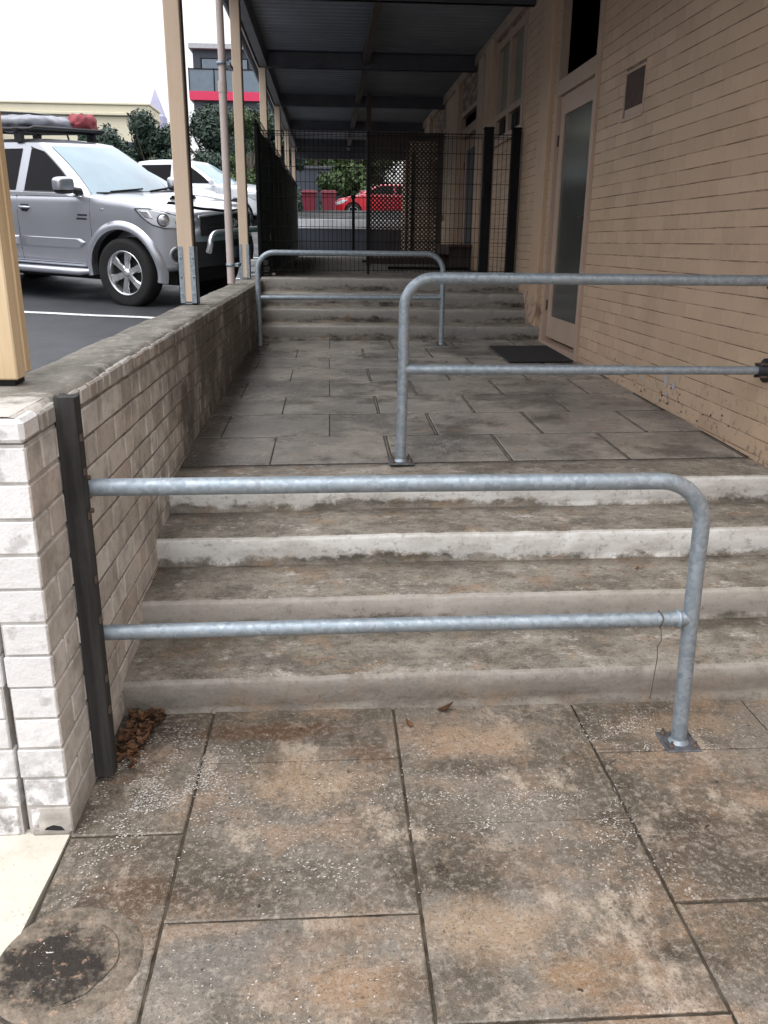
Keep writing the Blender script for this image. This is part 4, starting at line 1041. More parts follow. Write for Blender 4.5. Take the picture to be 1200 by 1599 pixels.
# ================================================================== VEHICLES
# local frame: x forward from the front axle, y left, z up from the ground
def cat(xs, x):
    # monotone-ish piecewise interpolation with smoothing
    if x <= xs[0][0]: return xs[0][1]
    for (a, p), (b, q) in zip(xs[:-1], xs[1:]):
        if x <= b:
            t = (x-a)/(b-a); t = t*t*(3-2*t)*.5+t*.5; return lerp(p, q, t)
    return xs[-1][1]
class Car:
    def __init__(s, **k):
        s.hw = .885; s.nose = .88; s.flat = .30; s.tail = -4.35; s.wb = 3.085; s.tail_r = .25
        s.top = [(-4.4, 1.16), (-2.7, 1.20), (-.45, 1.235), (0, 1.20), (.45, 1.14), (.70, 1.06), (.88, .93)]
        s.sill = [(-4.35, .55), (-3.6, .42), (-.6, .40), (.55, .42), (.88, .50)]
        s.archr = .47; s.wr = .385; s.rimr = .235; s.pw = 2.6
        s.xf0, s.xf1, s.xr0, s.xr1, s.z0, s.z1, s.w0, s.w1 = -.36, -1.12, -2.72, -2.45, 1.20, 1.755, .80, .60
        s.roof = .06
        for a, b in k.items(): setattr(s, a, b)
    def plan(s, x):
        if x > s.flat: t = min(1, (x-s.flat)/(s.nose-s.flat)); return s.hw*max(0, 1-t**s.pw)**.5
        t0 = s.tail+s.tail_r
        if x < t0: t = min(1, (t0-x)/s.tail_r); return s.hw*max(0, 1-.25*t**2.5)
        return s.hw
    def W(s, x, z):
        b = s.plan(x)
        q = 1-.050*max(0, (z-.95)/.30)**1.6-.03*max(0, (.62-z)/.25)**1.5
        return b*q-.012*math.exp(-((z-.80)/.03)**2)*0
    def zs(s, x): return cat(s.top, x)-.055
    def body(s):
        mb = MB(); xs = [lerp(s.tail, s.nose-.0015, 1-(1-i/110)**1.25) for i in range(111)]
        rings = []
        for x in xs:
            zb, zs, zt = cat(s.sill, x), s.zs(x), cat(s.top, x)
            half = [(0, zb), (.5*s.W(x, zb+.03), zb), (.93*s.W(x, zb+.03), zb)]
            for k in range(13):
                z = lerp(zb+.03, zs, k/12); half.append((s.W(x, z), z))
            ws = s.W(x, zs)
            for k in range(1, 9):
                t = k/8; ang = t*math.pi/2; yy = ws*(1-t) if k > 2 else ws*(1-.35*t); 
                half.append((ws*math.cos(ang)**.6 if k < 8 else 0, zs+(zt-zs)*math.sin(ang)**.9))
            ring = [(x, y, z) for y, z in half]+[(x, -y, z) for y, z in half[-2:0:-1]]
            rings.append(ring)
        n = len(rings[0]); vs_ = [p for r in rings for p in r]
        fs = [(i*n+k, i*n+(k+1) % n, (i+1)*n+(k+1) % n, (i+1)*n+k) for i in range(len(rings)-1) for k in range(n)]
        fs += [tuple(range(n)), tuple(range((len(rings)-1)*n, len(rings)*n))[::-1]]
        mb.add(vs_, fs, True); return mb
    # greenhouse surfaces
    def side(s, x, v, sg=-1, off=0):
        z = lerp(s.z0, s.z1, v); w = lerp(s.w0, s.w1, v); return (x, sg*(w+off), z)
    def front(s, t, v, off=0):
        w = lerp(s.w0, s.w1, v); y = (2*t-1)*w
        x = lerp(s.xf0, s.xf1, v)+.05*math.sin(v*math.pi)-.17*abs(2*t-1)**2.4
        return (x+off, y, lerp(s.z0, s.z1, v)+off*.8)
    def xfs(s, v): return lerp(s.xf0, s.xf1, v)+.05*math.sin(v*math.pi)-.17
    def xrs(s, v): return lerp(s.xr0, s.xr1, v)
    def house(s):
        mb = MB(); NV = 14
        def P(u, v):
            # u in 0..1 round: right side rear->front, windscreen right->left, left side front->rear, back
            if u < .3: t = u/.3; return s.side(lerp(s.xrs(v)+.08, s.xfs(v), t), v, -1)
            if u < .5: return s.front((u-.3)/.2, v)
            if u < .8: t = (u-.5)/.3; return s.side(lerp(s.xfs(v), s.xrs(v)+.08, t), v, 1)
            t = (u-.8)/.2; w = lerp(s.w0, s.w1, v); return (s.xrs(v)+.08*abs(2*t-1)**3, w*(1-2*t), lerp(s.z0, s.z1, v))
        mb.grid(P, 60, NV)
        # crowned roof
        def Q(u, v):
            p = P(u, 1); c = Vector(((s.xf1+s.xr1)/2, 0, s.z1)); q = Vector(p).lerp(c, v)
            q.z = s.z1+s.roof*(1-(1-v)**2.2); return tuple(q)
        mb.grid(Q, 60, 8); return mb
    def lat(s, poly, mb, off=.004, sg=-1, th=.0, sub=6):
        # drape a polygon given in (x,z) over the flank
        c = (sum(p[0] for p in poly)/len(poly), sum(p[1] for p in poly)/len(poly)); m = len(poly)
        pts = []
        for i in range(m):
            a, b = poly[i], poly[(i+1) % m]
            for k in range(sub): pts.append((lerp(a[0], b[0], k/sub), lerp(a[1], b[1], k/sub)))
        def S(x, z): return (x+(off if x > .55 else 0)*.7, sg*(s.W(min(x, s.nose-.002), z)+off), z)
        rings = 5; n = len(pts); vs_ = []
        for r in range(rings+1):
            f = 1-r/rings
            for p in pts: vs_.append(S(c[0]+(p[0]-c[0])*f, c[1]+(p[1]-c[1])*f))
        fs = [(r*n+k, r*n+(k+1) % n, (r+1)*n+(k+1) % n, (r+1)*n+k) for r in range(rings) for k in range(n)]
        # rim back into the body
        base = len(vs_)
        for p in pts: q = S(*p); vs_.append((q[0], q[1]-sg*(off+.012), q[2]))
        fs += [(k, base+k, base+(k+1) % n, (k+1) % n) for k in range(n)]
        mb.add(vs_, fs, True)
    def nosex(s, y): 
        t = min(.999, abs(y)/s.hw); return s.flat+(s.nose-s.flat)*(1-t*t)**(1/s.pw)
    def nosepatch(s, y0, y1, z0f, z1f, off=.006, nu=16, nv=6):
        mb = MB()
        def P(u, v):
            y = lerp(y0, y1, u); return (s.nosex(y)+off, y, lerp(z0f(y) if callable(z0f) else z0f, z1f(y) if callable(z1f) else z1f, v))
        mb.grid(P, nu, nv)
        mb.grid(lambda u, v: (lambda p: (p[0]-.03*v, p[1], p[2]))(P(u, 0)), nu, 1); mb.grid(lambda u, v: (lambda p: (p[0]-.03*v, p[1], p[2]))(P(u, 1)), nu, 1)
        return mb
def cut_arches(obj_, car):
    cut = MB()
    for x in (0, -car.wb):
        for s in (-1, 1):
            cut.lathe([(0, -.27), (car.archr, -.27), (car.archr, .27), (0, .27)], 36, 'y', (x, s*car.hw*.93, car.wr+.02))
    for s in (-1, 1):
        for x in (0, -car.wb): cut.box((x-car.archr, s*car.hw*.93-.27, -.1), (x+car.archr, s*car.hw*.93+.27, car.wr+.02))
    c1 = MB()
    objs = []
    for x in (0, -car.wb):
        for s in (-1, 1):
            q = MB(); a0 = math.pi; r = car.archr; pl = [(x+r*math.cos(t), car.wr+.03+r*math.sin(t)) for t in [math.pi*k/20 for k in range(21)]]+[(x-r, .1), (x+r, .1)]
            ya, yb = sorted((s*(car.hw-.30), s*(car.hw+.3)))
            q.prism(pl, ya, yb, 'xz'); co = link('cut', q.mesh('cut'), None); objs.append(co)
            md = obj_.modifiers.new('b', 'BOOLEAN'); md.operation = 'DIFFERENCE'; md.object = co; md.solver = 'EXACT'
    dg = bpy.context.evaluated_depsgraph_get(); ev = obj_.evaluated_get(dg); me = bpy.data.meshes.new_from_object(ev)
    obj_.modifiers.clear(); obj_.data = me
    for co in objs:
        m_ = co.data; bpy.data.objects.remove(co); bpy.data.meshes.remove(m_)
def wheel(parent, x, y, r, rr, spokes=6, sg=-1, w=.25):
    t = MB(); h = w/2
    prof = [(rr+.012, -h*.85), (r-.05, -h), (r-.018, -h*.92), (r, -h*.62), (r+.001, 0), (r, h*.62), (r-.018, h*.92), (r-.05, h), (rr+.012, h*.85)]
    t.lathe(prof, 48, 'y', (x, y, r)); wh = part('wheel', t, M['rubber'], parent)
    s = sg; rim = MB()
    rim.lathe([(rr-.018, s*h*.2), (rr-.004, s*h*.80), (rr+.010, s*h*.92), (rr+.016, s*h*.80), (rr+.004, s*-h*.6)], 48, 'y', (x, y, r))
    for k in range(spokes):
        an = 2*math.pi*k/spokes+.35; c, sn = math.cos(an), math.sin(an); wd0, wd1 = rr*.15, rr*.23
        vs_ = []
        for (rad_, wd, dep) in ((.035, wd0, h*.62), (rr*.6, wd0*1.05, h*.72), (rr-.008, wd1, h*.66)):
            for e, dd in ((-1, -.018), (-.7, 0), (.7, 0), (1, -.018)): vs_.append((x+rad_*c-wd*e*sn, y+s*(dep+dd), r+rad_*sn+wd*e*c))
        rim.add(vs_, [(i*4+j, i*4+j+1, i*4+j+5, i*4+j+4) for i in range(2) for j in range(3)], False)
    rim.lathe([(0, s*h*.78), (.030, s*h*.77), (.042, s*h*.70), (.055, s*h*.60)], 24, 'y', (x, y, r))
    part('rim', rim, M['chrome'], wh)
    b = MB(); b.lathe([(0, s*h*.18), (rr-.02, s*h*.15)], 32, 'y', (x, y, r)); part('brake_disc', b, M['recess'], wh)
    return wh
def place(t, hub_ground, heading, slope):
    # stand on a plane rising `slope` metres per metre of +Y
    nrm = Vector((0, -slope, 1)).normalized(); fwd = Vector((math.cos(heading), math.sin(heading), 0)); fwd = (fwd-nrm*fwd.dot(nrm)).normalized(); left = nrm.cross(fwd)
    t.matrix_world = Matrix(((fwd.x, left.x, nrm.x, hub_ground[0]), (fwd.y, left.y, nrm.y, hub_ground[1]), (fwd.z, left.z, nrm.z, hub_ground[2]), (0, 0, 0, 1)))
def window_patch(car, name, pts, parent, m, sg=-1, off=.006):
    mb = MB(); n = len(pts); vs_ = [car.side(x, v, sg, off) for x, v in pts]; vi = [car.side(x, v, sg, -.01) for x, v in pts]
    # ring subdivision towards centroid keeps the slight curve
    mb.add(vs_, [tuple(range(n))]); mb.add(vs_+vi, [(k, k+n, (k+1) % n+n, (k+1) % n) for k in range(n)]); return part(name, mb, m, parent)
def base_car(t, car, paint, wheels=True, spokes=6, dark=None):
    bo_ = part('body', car.body(), paint, t); cut_arches(bo_, car)
    part('cabin', car.house(), paint, t)
    # windscreen
    ws = MB(); ws.grid(lambda u, v: car.front(lerp(.045, .955, u), lerp(.02, .93, v), .008), 20, 10); part('windscreen', ws, M['screen'], t)
    under = MB(); under.box((-car.wb-.6, -car.hw+.30, .25), (.5, car.hw-.30, .55)); part('underbody', under, M['recess'], t)
    if wheels:
        for x in (0, -car.wb):
            for s in (-1, 1): wheel(t, x, s*(car.hw-.11), car.wr, car.rimr, spokes, s)
    return bo_

# ---- silver dual-cab pickup
pk = thing('pickup_truck', 'silver dual cab pickup with dark glass and a loaded roof rack', 'pickup truck')
C1 = Car(); base_car(pk, C1, M['silver'])
for sg in (-1, 1):
    fw = [(-.86, .07), (-.70, .07)]
    front_edge = [(C1.xfs(v)-.10, v) for v in (.07, .3, .5, .7, .80)]
    window_patch(C1, 'front_window', [(-1.46, .07)]+front_edge+[(C1.xfs(.87)-.20, .87), (-1.42, .885)], pk, M['dark_glass'], sg)
    window_patch(C1, 'rear_window', [(-2.45, .07), (-1.60, .07), (-1.56, .885), (-2.30, .86)], pk, M['dark_glass'], sg)
    tr_ = MB(); tr_.tube([C1.side(x, v, sg, .009) for x, v in [(-1.46, .05)]+[(C1.xfs(v)-.088, v) for v in (.05, .3, .5, .7, .82)]+[(C1.xfs(.9)-.20, .895), (-1.42, .915)]], .008, 6); part('weather_strip', tr_, M['black_plastic'], pk)
    # seams
    se_ = MB()
    def flank(x, z, o=.0): return (x, sg*(C1.W(x, z)+o), z)
    for line in ([(-.42, z) for z in (1.18, 1.0, .8, .6, .47)], [(-1.52, z) for z in (1.19, 1.0, .8, .6, .47)], [(-2.55, z) for z in (1.17, 1.0, .8, .6, .47)], [(x, .455) for x in (-2.5, -2, -1.52, -1, -.45)]):
        se_.tube([flank(x, z, -.0015) for x, z in line], .0045, 5)
    part('panel_seam', se_, M['recess'], pk)
    md = MB(); 
    C1.lat([(-1.50, .735), (-.60, .735), (-.52, .70), (-.60, .63), (-1.50, .63)], md, .010, sg); C1.lat([(-2.50, .735), (-1.54, .735), (-1.54, .63), (-2.50, .63)], md, .010, sg); part('door_moulding', md, M['silver'], pk)
    bs_ = MB(); C1.lat([(-2.75, 1.225), (-.62, 1.225), (-.52, 1.185), (-2.75, 1.185)], bs_, .003, sg); part('belt_trim', bs_, M['chrome'] if False else M['silver'], pk)
    st_ = MB(); st_.tube([(-2.55, sg*.88, .375), (-1.5, sg*.925, .37), (-.62, sg*.925, .37), (-.52, sg*.86, .375)], [.03, .042, .042, .03], 10); st_.box((-2.5, min(sg*.70, sg*.93), .385), (-.60, max(sg*.70, sg*.93), .41)); part('side_step', st_, M['silver'], pk)
    for x in (-1.40, -2.42):
        h = MB(); h.tube([flank(x-.085, 1.055, .008), flank(x-.05, 1.057, .032), flank(x+.05, 1.057, .034), flank(x+.085, 1.055, .010)], [.010, .014, .014, .010], 8); hh = part('door_handle', h, M['silver'], pk)
        g_ = MB(); C1.lat([(x-.06, 1.09), (x+.06, 1.09), (x+.075, 1.05), (x+.04, 1.01), (x-.04, 1.01), (x-.075, 1.05)], g_, .002, sg); part('handle_recess', g_, M['recess'], hh)
    # guard flares
    for wx in (0, -3.085):
        fl = MB()
        def FP(u, v):
            a_ = lerp(-.20, math.pi+.14, u); r_ = lerp(.462, .560, v); x = wx+r_*math.cos(a_); z = .405+r_*math.sin(a_)*.985
            o = .040*math.sin(math.pi*min(1, .25+v*.75))**.8*(1-v*.3) if v < 1 else -.004
            if v == 0: o = .026
            return (x, sg*(C1.W(min(x, .8), max(z, .42))+o), z)
        fl.grid(FP, 44, 7); fl.grid(lambda u, v: (lambda p: (p[0], p[1]-sg*.10*v, p[2]))(FP(u, 0)), 44, 2)
        part('wheel_arch_flare', fl, M['silver'], pk)
        li = MB(); pl = [(wx+.468*math.cos(t), .408+.462*math.sin(t)) for t in [math.pi*k/20 for k in range(21)]]
        li.grid(lambda u, v: (wx+.464*math.cos(u*math.pi), sg*lerp(.56, .868, v), .408+.460*math.sin(u*math.pi)), 20, 2); part('arch_liner', li, M['recess'], pk)
    # mirror
    mr_ = MB()
    def MP(u, v):
        a_ = u*2*math.pi; b_ = v*math.pi; ex = .55
        f = lambda q: math.copysign(abs(q)**ex, q)
        return (-.64+.075*f(math.sin(b_))*f(math.cos(a_)), sg*(1.005+.125*f(math.cos(b_))), 1.315+.085*f(math.sin(b_))*f(math.sin(a_)))
    mr_.grid(MP, 24, 16); mm = part('mirror', mr_, M['silver'], pk)
    q = MB(); q.grid(lambda u, v: (lambda p: (p[0]*1+.0, p[1]-sg*.004, min(p[2], 1.275)-.012))(MP(u, v)), 24, 16); part('mirror_base', q, M['black_plastic'], mm)
    q = MB(); q.tube([(-.60, sg*.80, 1.235), (-.61, sg*.92, 1.262)], [.05, .03], 8); part('mirror_arm', q, M['black_plastic'], mm)
    # headlamp
    poly = [(.22, 1.085), (.42, 1.090), (.60, 1.050), (.735, .975), (.77, .915), (.70, .885), (.56, .890), (.44, .925), (.32, 1.00)]
    hl = MB(); C1.lat(poly, hl, .007, sg); h_ = part('headlight', hl, M['lamp'], pk)
    hr = MB(); m_ = len(poly)
    hr.tube([(x+(.006 if x > .55 else 0), sg*(C1.W(min(x, .875), z)+.008), z) for x, z in poly+[poly[0]]], .006, 6); part('lamp_rim', hr, M['recess'], h_)
    for (x, z, r_) in ((.56, .975, .058), (.69, .945, .042)):
        bb = MB(); y = sg*C1.W(x, z); nx_, ny_ = (.62, .78) if x < .6 else (.8, .6)
        Mx = Matrix.Translation((x+.006, y+sg*.006, z)) @ Vector((nx_, sg*ny_, 0)).to_track_quat('Z', 'Y').to_matrix().to_4x4()
        bb.lathe([(0, .016), (r_*.45, .014), (r_*.8, .008), (r_, .004), (r_*1.05, -.004)], 20, 'z', M4=Mx); part('reflector', bb, M['chrome'], h_)
        bb = MB(); bb.lathe([(r_*1.02, .002), (r_*1.12, .006), (r_*1.2, .0)], 20, 'z', M4=Mx); part('reflector_ring', bb, M['recess'], h_)
    ind = MB(); C1.lat([(.28, 1.065), (.40, 1.066), (.46, .985), (.36, 1.00)], ind, .0095, sg); part('indicator', ind, M['chrome'], h_)
    # fog lamp
    x, z = .66, .60; Mx = Matrix.Translation((x+.004, sg*C1.W(x, z), z)) @ Vector((.74, sg*.67, 0)).to_track_quat('Z', 'Y').to_matrix().to_4x4()
    fg = MB(); fg.lathe([(.05, -.012), (.075, .004), (.088, .010), (.10, .002)], 24, 'z', M4=Mx); fl_ = part('fog_lamp', fg, M['silver'], pk)
    fg = MB(); fg.lathe([(0, .012), (.045, .010), (.06, .002), (.065, .004)], 24, 'z', M4=Mx); part('lens', fg, M['recess'], fl_)
    bd_ = MB(); C1.lat([(-.60, 1.005), (-.46, 1.005), (-.46, .985), (-.60, .985)], bd_, .002, sg); C1.lat([(-.62, .965), (-.47, .965), (-.47, .945), (-.62, .945)], bd_, .002, sg); part('badge', bd_, M['black_plastic'], pk)
    rp = MB(); C1.lat([(-.27, 1.075), (-.22, 1.075), (-.22, 1.055), (-.27, 1.055)], rp, .004, sg); part('side_repeater', rp, M['chrome'], pk)
gr = C1.nosepatch(-.50, .50, .80, lambda y: 1.03-.10*abs(y)**2, .010); g0 = part('grille', gr, M['recess'], pk)
for z in (.84, .89, .94):
    a = MB(); a.tube([(C1.nosex(y)+.014, y, z) for y in [-.42+.06*k for k in range(15)]], .007, 6); part('grille_bar', a, M['black_plastic'], g0)
a = MB()
for pl_ in ([(.055*math.cos(t), .036*math.sin(t)) for t in [k*.3142 for k in range(21)]], [(.022*math.cos(t), .034*math.sin(t)) for t in [k*.3142 for k in range(21)]], [(.040*math.cos(t), .012+.014*math.sin(t)) for t in [k*.3142 for k in range(21)]]):
    a.tube([(C1.nosex(0)+.034, p[0]*1.25, .925+p[1]*1.25) for p in pl_], .0065, 6)
part('emblem', a, M['chrome'], g0)
a = MB(); a.tube([(C1.nosex(y)+.012, y, 1.035-.10*abs(y)**2) for y in [-.52+.065*k for k in range(17)]], .013, 8); part('grille_trim', a, M['silver'], pk)
lb = C1.nosepatch(-.62, .62, .47, .74, .012); part('lower_grille', lb, M['black_plastic'], pk)
# bonnet protector
bp = MB(); bp.grid(lambda u, v: (lambda y: (C1.nosex(y)*.985-.10*(abs(y)/.8)**2-.02+.03*v, y, cat(C1.top, C1.nosex(y)-.13-.15*(abs(y)/.8)**2)+.012+.028*v-.02*(abs(y)/.8)))(lerp(-.74, .74, u)), 30, 4); part('bonnet_protector', bp, M['black'], pk)
# scoop on the bonnet
sp_ = MB(); sp_.grid(lambda u, v: (lambda x, y: (x, y, cat(C1.top, x)-.01+.055*max(0, math.sin(math.pi*v))**.4*min(1, (u*1.3))))(lerp(-.30, .22, u), lerp(-.27, .27, v)), 12, 16); part('bonnet_scoop', sp_, M['silver'], pk)
sp_ = MB(); sp_.box((.222, -.22, cat(C1.top, .22)+.002), (.228, .22, cat(C1.top, .22)+.036)); part('scoop_mouth', sp_, M['recess'], pk)
# nudge bar
a = MB(); zz = .42
a.tube([(.97, -.60, .64), (1.0, -.60, .72)]+[(1.0, -.60+.12-.12*math.cos(t), .72+.12*math.sin(t)) for t in (.4, .8, 1.2, 1.57)]+[(1.02, -.2, .845), (1.02, .2, .845)]+[(1.0, .60-.12+.12*math.sin(t), .72+.12*math.cos(t)) for t in (0, .4, .8, 1.2, 1.57)]+[(.97, .60, .64)], .034, 12)
part('nudge_bar', a, M['chrome'], pk)
a = MB(); a.cbox((1.03, -.19, .56), (1.045, .19, .68), .004); part('number_plate', a, M['dark_wall'], pk)
# wipers
a = MB()
for y0_ in (-.52, .12):
    a.tube([(C1.front(.5+y0_/1.6, .03, .03)), (C1.front(.5+(y0_+.55)/1.6, .085, .022))], .010, 5)
a.box((-.56, -.66, 1.225), (-.36, .66, 1.236)) ; part('wiper', a, M['black_plastic'], pk)
# rack, load
rk = MB()
for x in (-1.62, -2.55):
    rk.box((x-.03, -.66, 1.875), (x+.03, .66, 1.91))
    for s in (-1, 1): rk.box((x-.05, s*.60-.03, 1.76), (x+.05, s*.60+.03, 1.876))
for s in (-1, 1): rk.tube([(-2.95, s*.60, 1.90), (-1.45, s*.60, 1.90)], .022, 8)
for k in range(6): rk.box((-2.92+k*.26, -.58, 1.90), (-2.86+k*.26, .58, 1.918))
rk.tube([(-1.45, -.60, 1.90), (-1.40, -.58, 1.92), (-1.40, .58, 1.92), (-1.45, .60, 1.90)], .020, 8)
part('roof_rack', rk, M['black_plastic'], pk)
HB = (-1.9156, 10.824, .7995)
place(pk, HB, rad(-28), .0755)
MW = pk.matrix_world.copy()
def lump(nm, m, label, c, dims, seed, cat_, sq=.5, amp=.06):
    mb = MB()
    def P(u, v):
        a_ = u*2*math.pi; b_ = v*math.pi; f = lambda q, e: math.copysign(abs(q)**e, q)
        p = Vector((dims[0]*f(math.sin(b_), sq)*f(math.cos(a_), sq), dims[1]*f(math.sin(b_), sq)*f(math.sin(a_), sq), dims[2]*f(math.cos(b_), .6)))
        n_ = amp*fz(p.x*5+seed, p.y*5, p.z*9)+amp*.5*fz(p.x*14, p.y*14+seed, p.z*20)
        return tuple(p+Vector((n_*.5, n_*.5, n_)))
    mb.grid(P, 44, 22); o = part(nm, mb, m, None); tag(o, label, cat_)
    o.matrix_world = MW @ Matrix.Translation(c); return o
lump('tarpaulin', M['tarp'], 'long grey tarpaulin bundle strapped on the roof rack of the silver pickup', (-2.12, -.06, 1.985), (.62, .50, .075), 3, 'tarpaulin', .35, .035)
lump('red_bag', M['red_fabric'], 'crumpled red bag at the front of the roof rack on the silver pickup', (-1.52, .36, 2.00), (.10, .22, .085), 9, 'bag', .6, .07)
st = MB(); st.tube([(-2.02, -.62, 1.82), (-2.02, -.60, 1.98), (-2.0, -.50, 2.09), (-1.98, 0, 2.10), (-2.0, .5, 2.09), (-2.02, .62, 1.82)], .012, 6)
o = part('strap', st, M['black_plastic'], None); tag(o, 'black strap over the grey bundle on the pickup roof rack', 'strap'); o.matrix_world = MW

# ---- white cars behind
def suv_params(**k):
    d = dict(hw=.90, nose=.86, tail=-3.55, wb=2.68, top=[(-3.6, 1.05), (-.9, 1.12), (-.5, 1.14), (0, 1.10), (.5, 1.0), (.86, .80)], sill=[(-3.6, .45), (-2.9, .33), (-.5, .32), (.86, .40)], archr=.41, wr=.35, rimr=.225,
             xf0=-.45, xf1=-1.30, xr0=-3.40, xr1=-2.95, z0=1.09, z1=1.60, w0=.80, w1=.60, roof=.07)
    d.update(k); return Car(**d)
def simple_car(name, label, paint, car, pos, head, slope, cat_='car', spokes=5):
    t = thing(name, label, cat_); base_car(t, car, paint, spokes=spokes)
    mid = lerp(car.xfs(.1), car.xrs(.1), .45)
    for sg in (-1, 1):
        window_patch(car, 'front_window', [(mid+.04, .08)]+[(car.xfs(v)-.10, v) for v in (.08, .35, .6, .8)]+[(car.xfs(.88)-.2, .88), (mid+.05, .9)], t, M['dark_glass'], sg)
        window_patch(car, 'rear_window', [(car.xrs(.1)+.25, .08), (mid-.04, .08), (mid-.04, .9), (car.xrs(.85)+.25, .86)], t, M['dark_glass'], sg)
        h = MB(); tz = cat(car.top, .45)
        car.lat([(.20, tz-.09), (.45, tz-.09), (.70, tz-.20), (.66, tz-.29), (.45, tz-.24)], h, .006, sg); part('headlight', h, M['lamp'], t)
        m_ = MB(); m_.cbox((car.xf0-.28, sg*(car.w0+.04) if sg > 0 else sg*(car.w0+.22), car.z0+.02), (car.xf0-.18, sg*(car.w0+.22) if sg > 0 else sg*(car.w0+.04), car.z0+.15), .02); part('mirror', m_, paint, t)
        se_ = MB()
        for xx in (car.xf0-.05, mid, mid-.95): se_.tube([(xx, sg*(car.W(xx, z)-.001), z) for z in (car.z0-.06, .8, .6, .42)], .005, 4)
        part('panel_seam', se_, M['recess'], t)
    tz = cat(car.top, .8)
    part('grille', car.nosepatch(-.45, .45, .52, tz-.09, .006), M['recess'], t)
    place(t, pos, head, slope); return t
simple_car('parked_car', 'white car farthest right, its front wheel showing beside the dark shade cloth', M['white_paint'], suv_params(z1=1.63), (-2.1, 24.1, 1.80), rad(-17), .078)
simple_car('parked_car', 'white car mostly hidden behind the bonnet of the silver pickup', M['white_paint'], suv_params(z1=1.48, z0=1.05), (-2.9, 17.6, zc(17.6)), rad(-28), .078)
red = suv_params(nose=.82, tail=-3.2, wb=2.5, z0=.98, z1=1.38, top=[(-3.3, .98), (-.5, 1.02), (-.1, .98), (.5, .86), (.82, .66)], sill=[(-3.3, .35), (.82, .25)], wr=.31, archr=.36, rimr=.20, xf0=-.10, xf1=-.95)
simple_car('parked_car', 'red hatchback facing left beyond the white parapet at the end of the walkway', M['red_paint'], red, (.95, 36.6, 2.3), rad(181), 0)

# ================================================================== TREES
def tree(label, x, y, z, h, rx, ry, m, n_leaf, seed, ls=.13, name='tree', zlo=.15, blobs=26, grp=None):
    rnd = random.Random(seed); t = thing(name, label, 'tree', (x, y, z), 0, grp)
    tr_ = MB(); tr_.tube([(0, 0, -.1), (.05, .03, h*.3), (-.05, .02, h*.55)], [h*.035, h*.026, h*.014], 8)
    for k in range(6):
        a_ = rnd.uniform(0, 6.28); tr_.tube([(0, 0, h*rnd.uniform(.15, .4)), (rx*.4*math.cos(a_), ry*.4*math.sin(a_), h*.55), (rx*.7*math.cos(a_), ry*.7*math.sin(a_), h*rnd.uniform(.6, .8))], [h*.016, h*.01, h*.004], 6)
    part('trunk', tr_, M['bark'], t)
    bl = []
    for k in range(blobs):
        a_ = rnd.uniform(0, 6.28); rr = rnd.uniform(0, 1)**.5; zz = rnd.uniform(zlo, .93); q = 1-.55*max(0, (zz-.45)/.5)**2
        bl.append((rx*rr*q*math.cos(a_)*.8, ry*rr*q*math.sin(a_)*.8, h*zz, rnd.uniform(.20, .38)*min(rx, h*.4)))
    mb = MB(); V_ = []; F_ = []
    for k in range(n_leaf):
        bx, by, bz, br_ = rnd.choice(bl); d = Vector((rnd.gauss(0, 1), rnd.gauss(0, 1), rnd.gauss(0, 1))).normalized()*br_*rnd.uniform(.55, 1.08)
        p = Vector((bx, by, bz))+d*(1 if rnd.random() < .9 else 1.25); nn = (d.normalized()+Vector((rnd.gauss(0, .5), rnd.gauss(0, .5), rnd.gauss(.3, .5)))).normalized()
        u = nn.cross(Vector((rnd.gauss(0, 1), rnd.gauss(0, 1), rnd.gauss(0, 1)))).normalized(); v = nn.cross(u); s_ = ls*rnd.uniform(.5, 1.3)
        o_ = len(V_); V_ += [tuple(p-u*s_), tuple(p+v*s_*.5), tuple(p+u*s_), tuple(p-v*s_*.5)]; F_.append((o_, o_+1, o_+2, o_+3))
    mb.add(V_, F_); part("crown", mb, m, t, fix=False); return t
TG = 'trees beyond the parked cars'
tree('dense dark green tree left of the nearest post, in front of the cream building end', -6.35, 33, 2.3, 3.35, 2.3, 1.6, M['leaf1'], 40000, 1, .075, grp=TG, zlo=.05, blobs=40)
tree('tall dark tree between the nearest post and the downpipe, under the crimson floor edge', -4.2, 34.5, 2.3, 3.95, 2.2, 1.7, M['leaf1'], 44000, 2, .075, grp=TG, zlo=.05, blobs=44)
tree('dark tree just right of the downpipe, behind the second post', -2.5, 36.5, 2.3, 4.2, 2.2, 1.6, M['leaf1'], 30000, 3, .08, grp=TG, zlo=.05, blobs=36)
tree('low dark hedge plant filling in under the two dark trees behind the cars', -4.6, 31.5, 2.25, 2.1, 3.2, .9, M['leaf1'], 26000, 11, .07, name='hedge', grp=TG, zlo=.0, blobs=60)
tree('lighter green bushy tree beside the third post above the shade cloth', -2.55, 29, 2.2, 3.4, .9, 1.2, M['leaf2'], 9000, 4, .06, grp=TG, zlo=.05, blobs=26)
tree('small thin tree above the roof rack of the silver pickup, before the cream wall', -9.7, 39, 2.3, 3.75, 1.5, 1.4, M['leaf1'], 9000, 5, .11, grp=TG, zlo=.1, blobs=20)
tree('yellow green tree seen at the end of the walkway right of the dark shed', 1.4, 46, 2.3, 5.2, 2.4, 2, M['leaf2'], 16000, 6, .12, grp=TG, zlo=.05, blobs=34)
tree('green tree rising behind the dark shed at the end of the walkway', -.8, 58, 2.3, 7.6, 3.6, 2.5, M['leaf2'], 9000, 7, .15, grp=TG, zlo=.05, blobs=40)

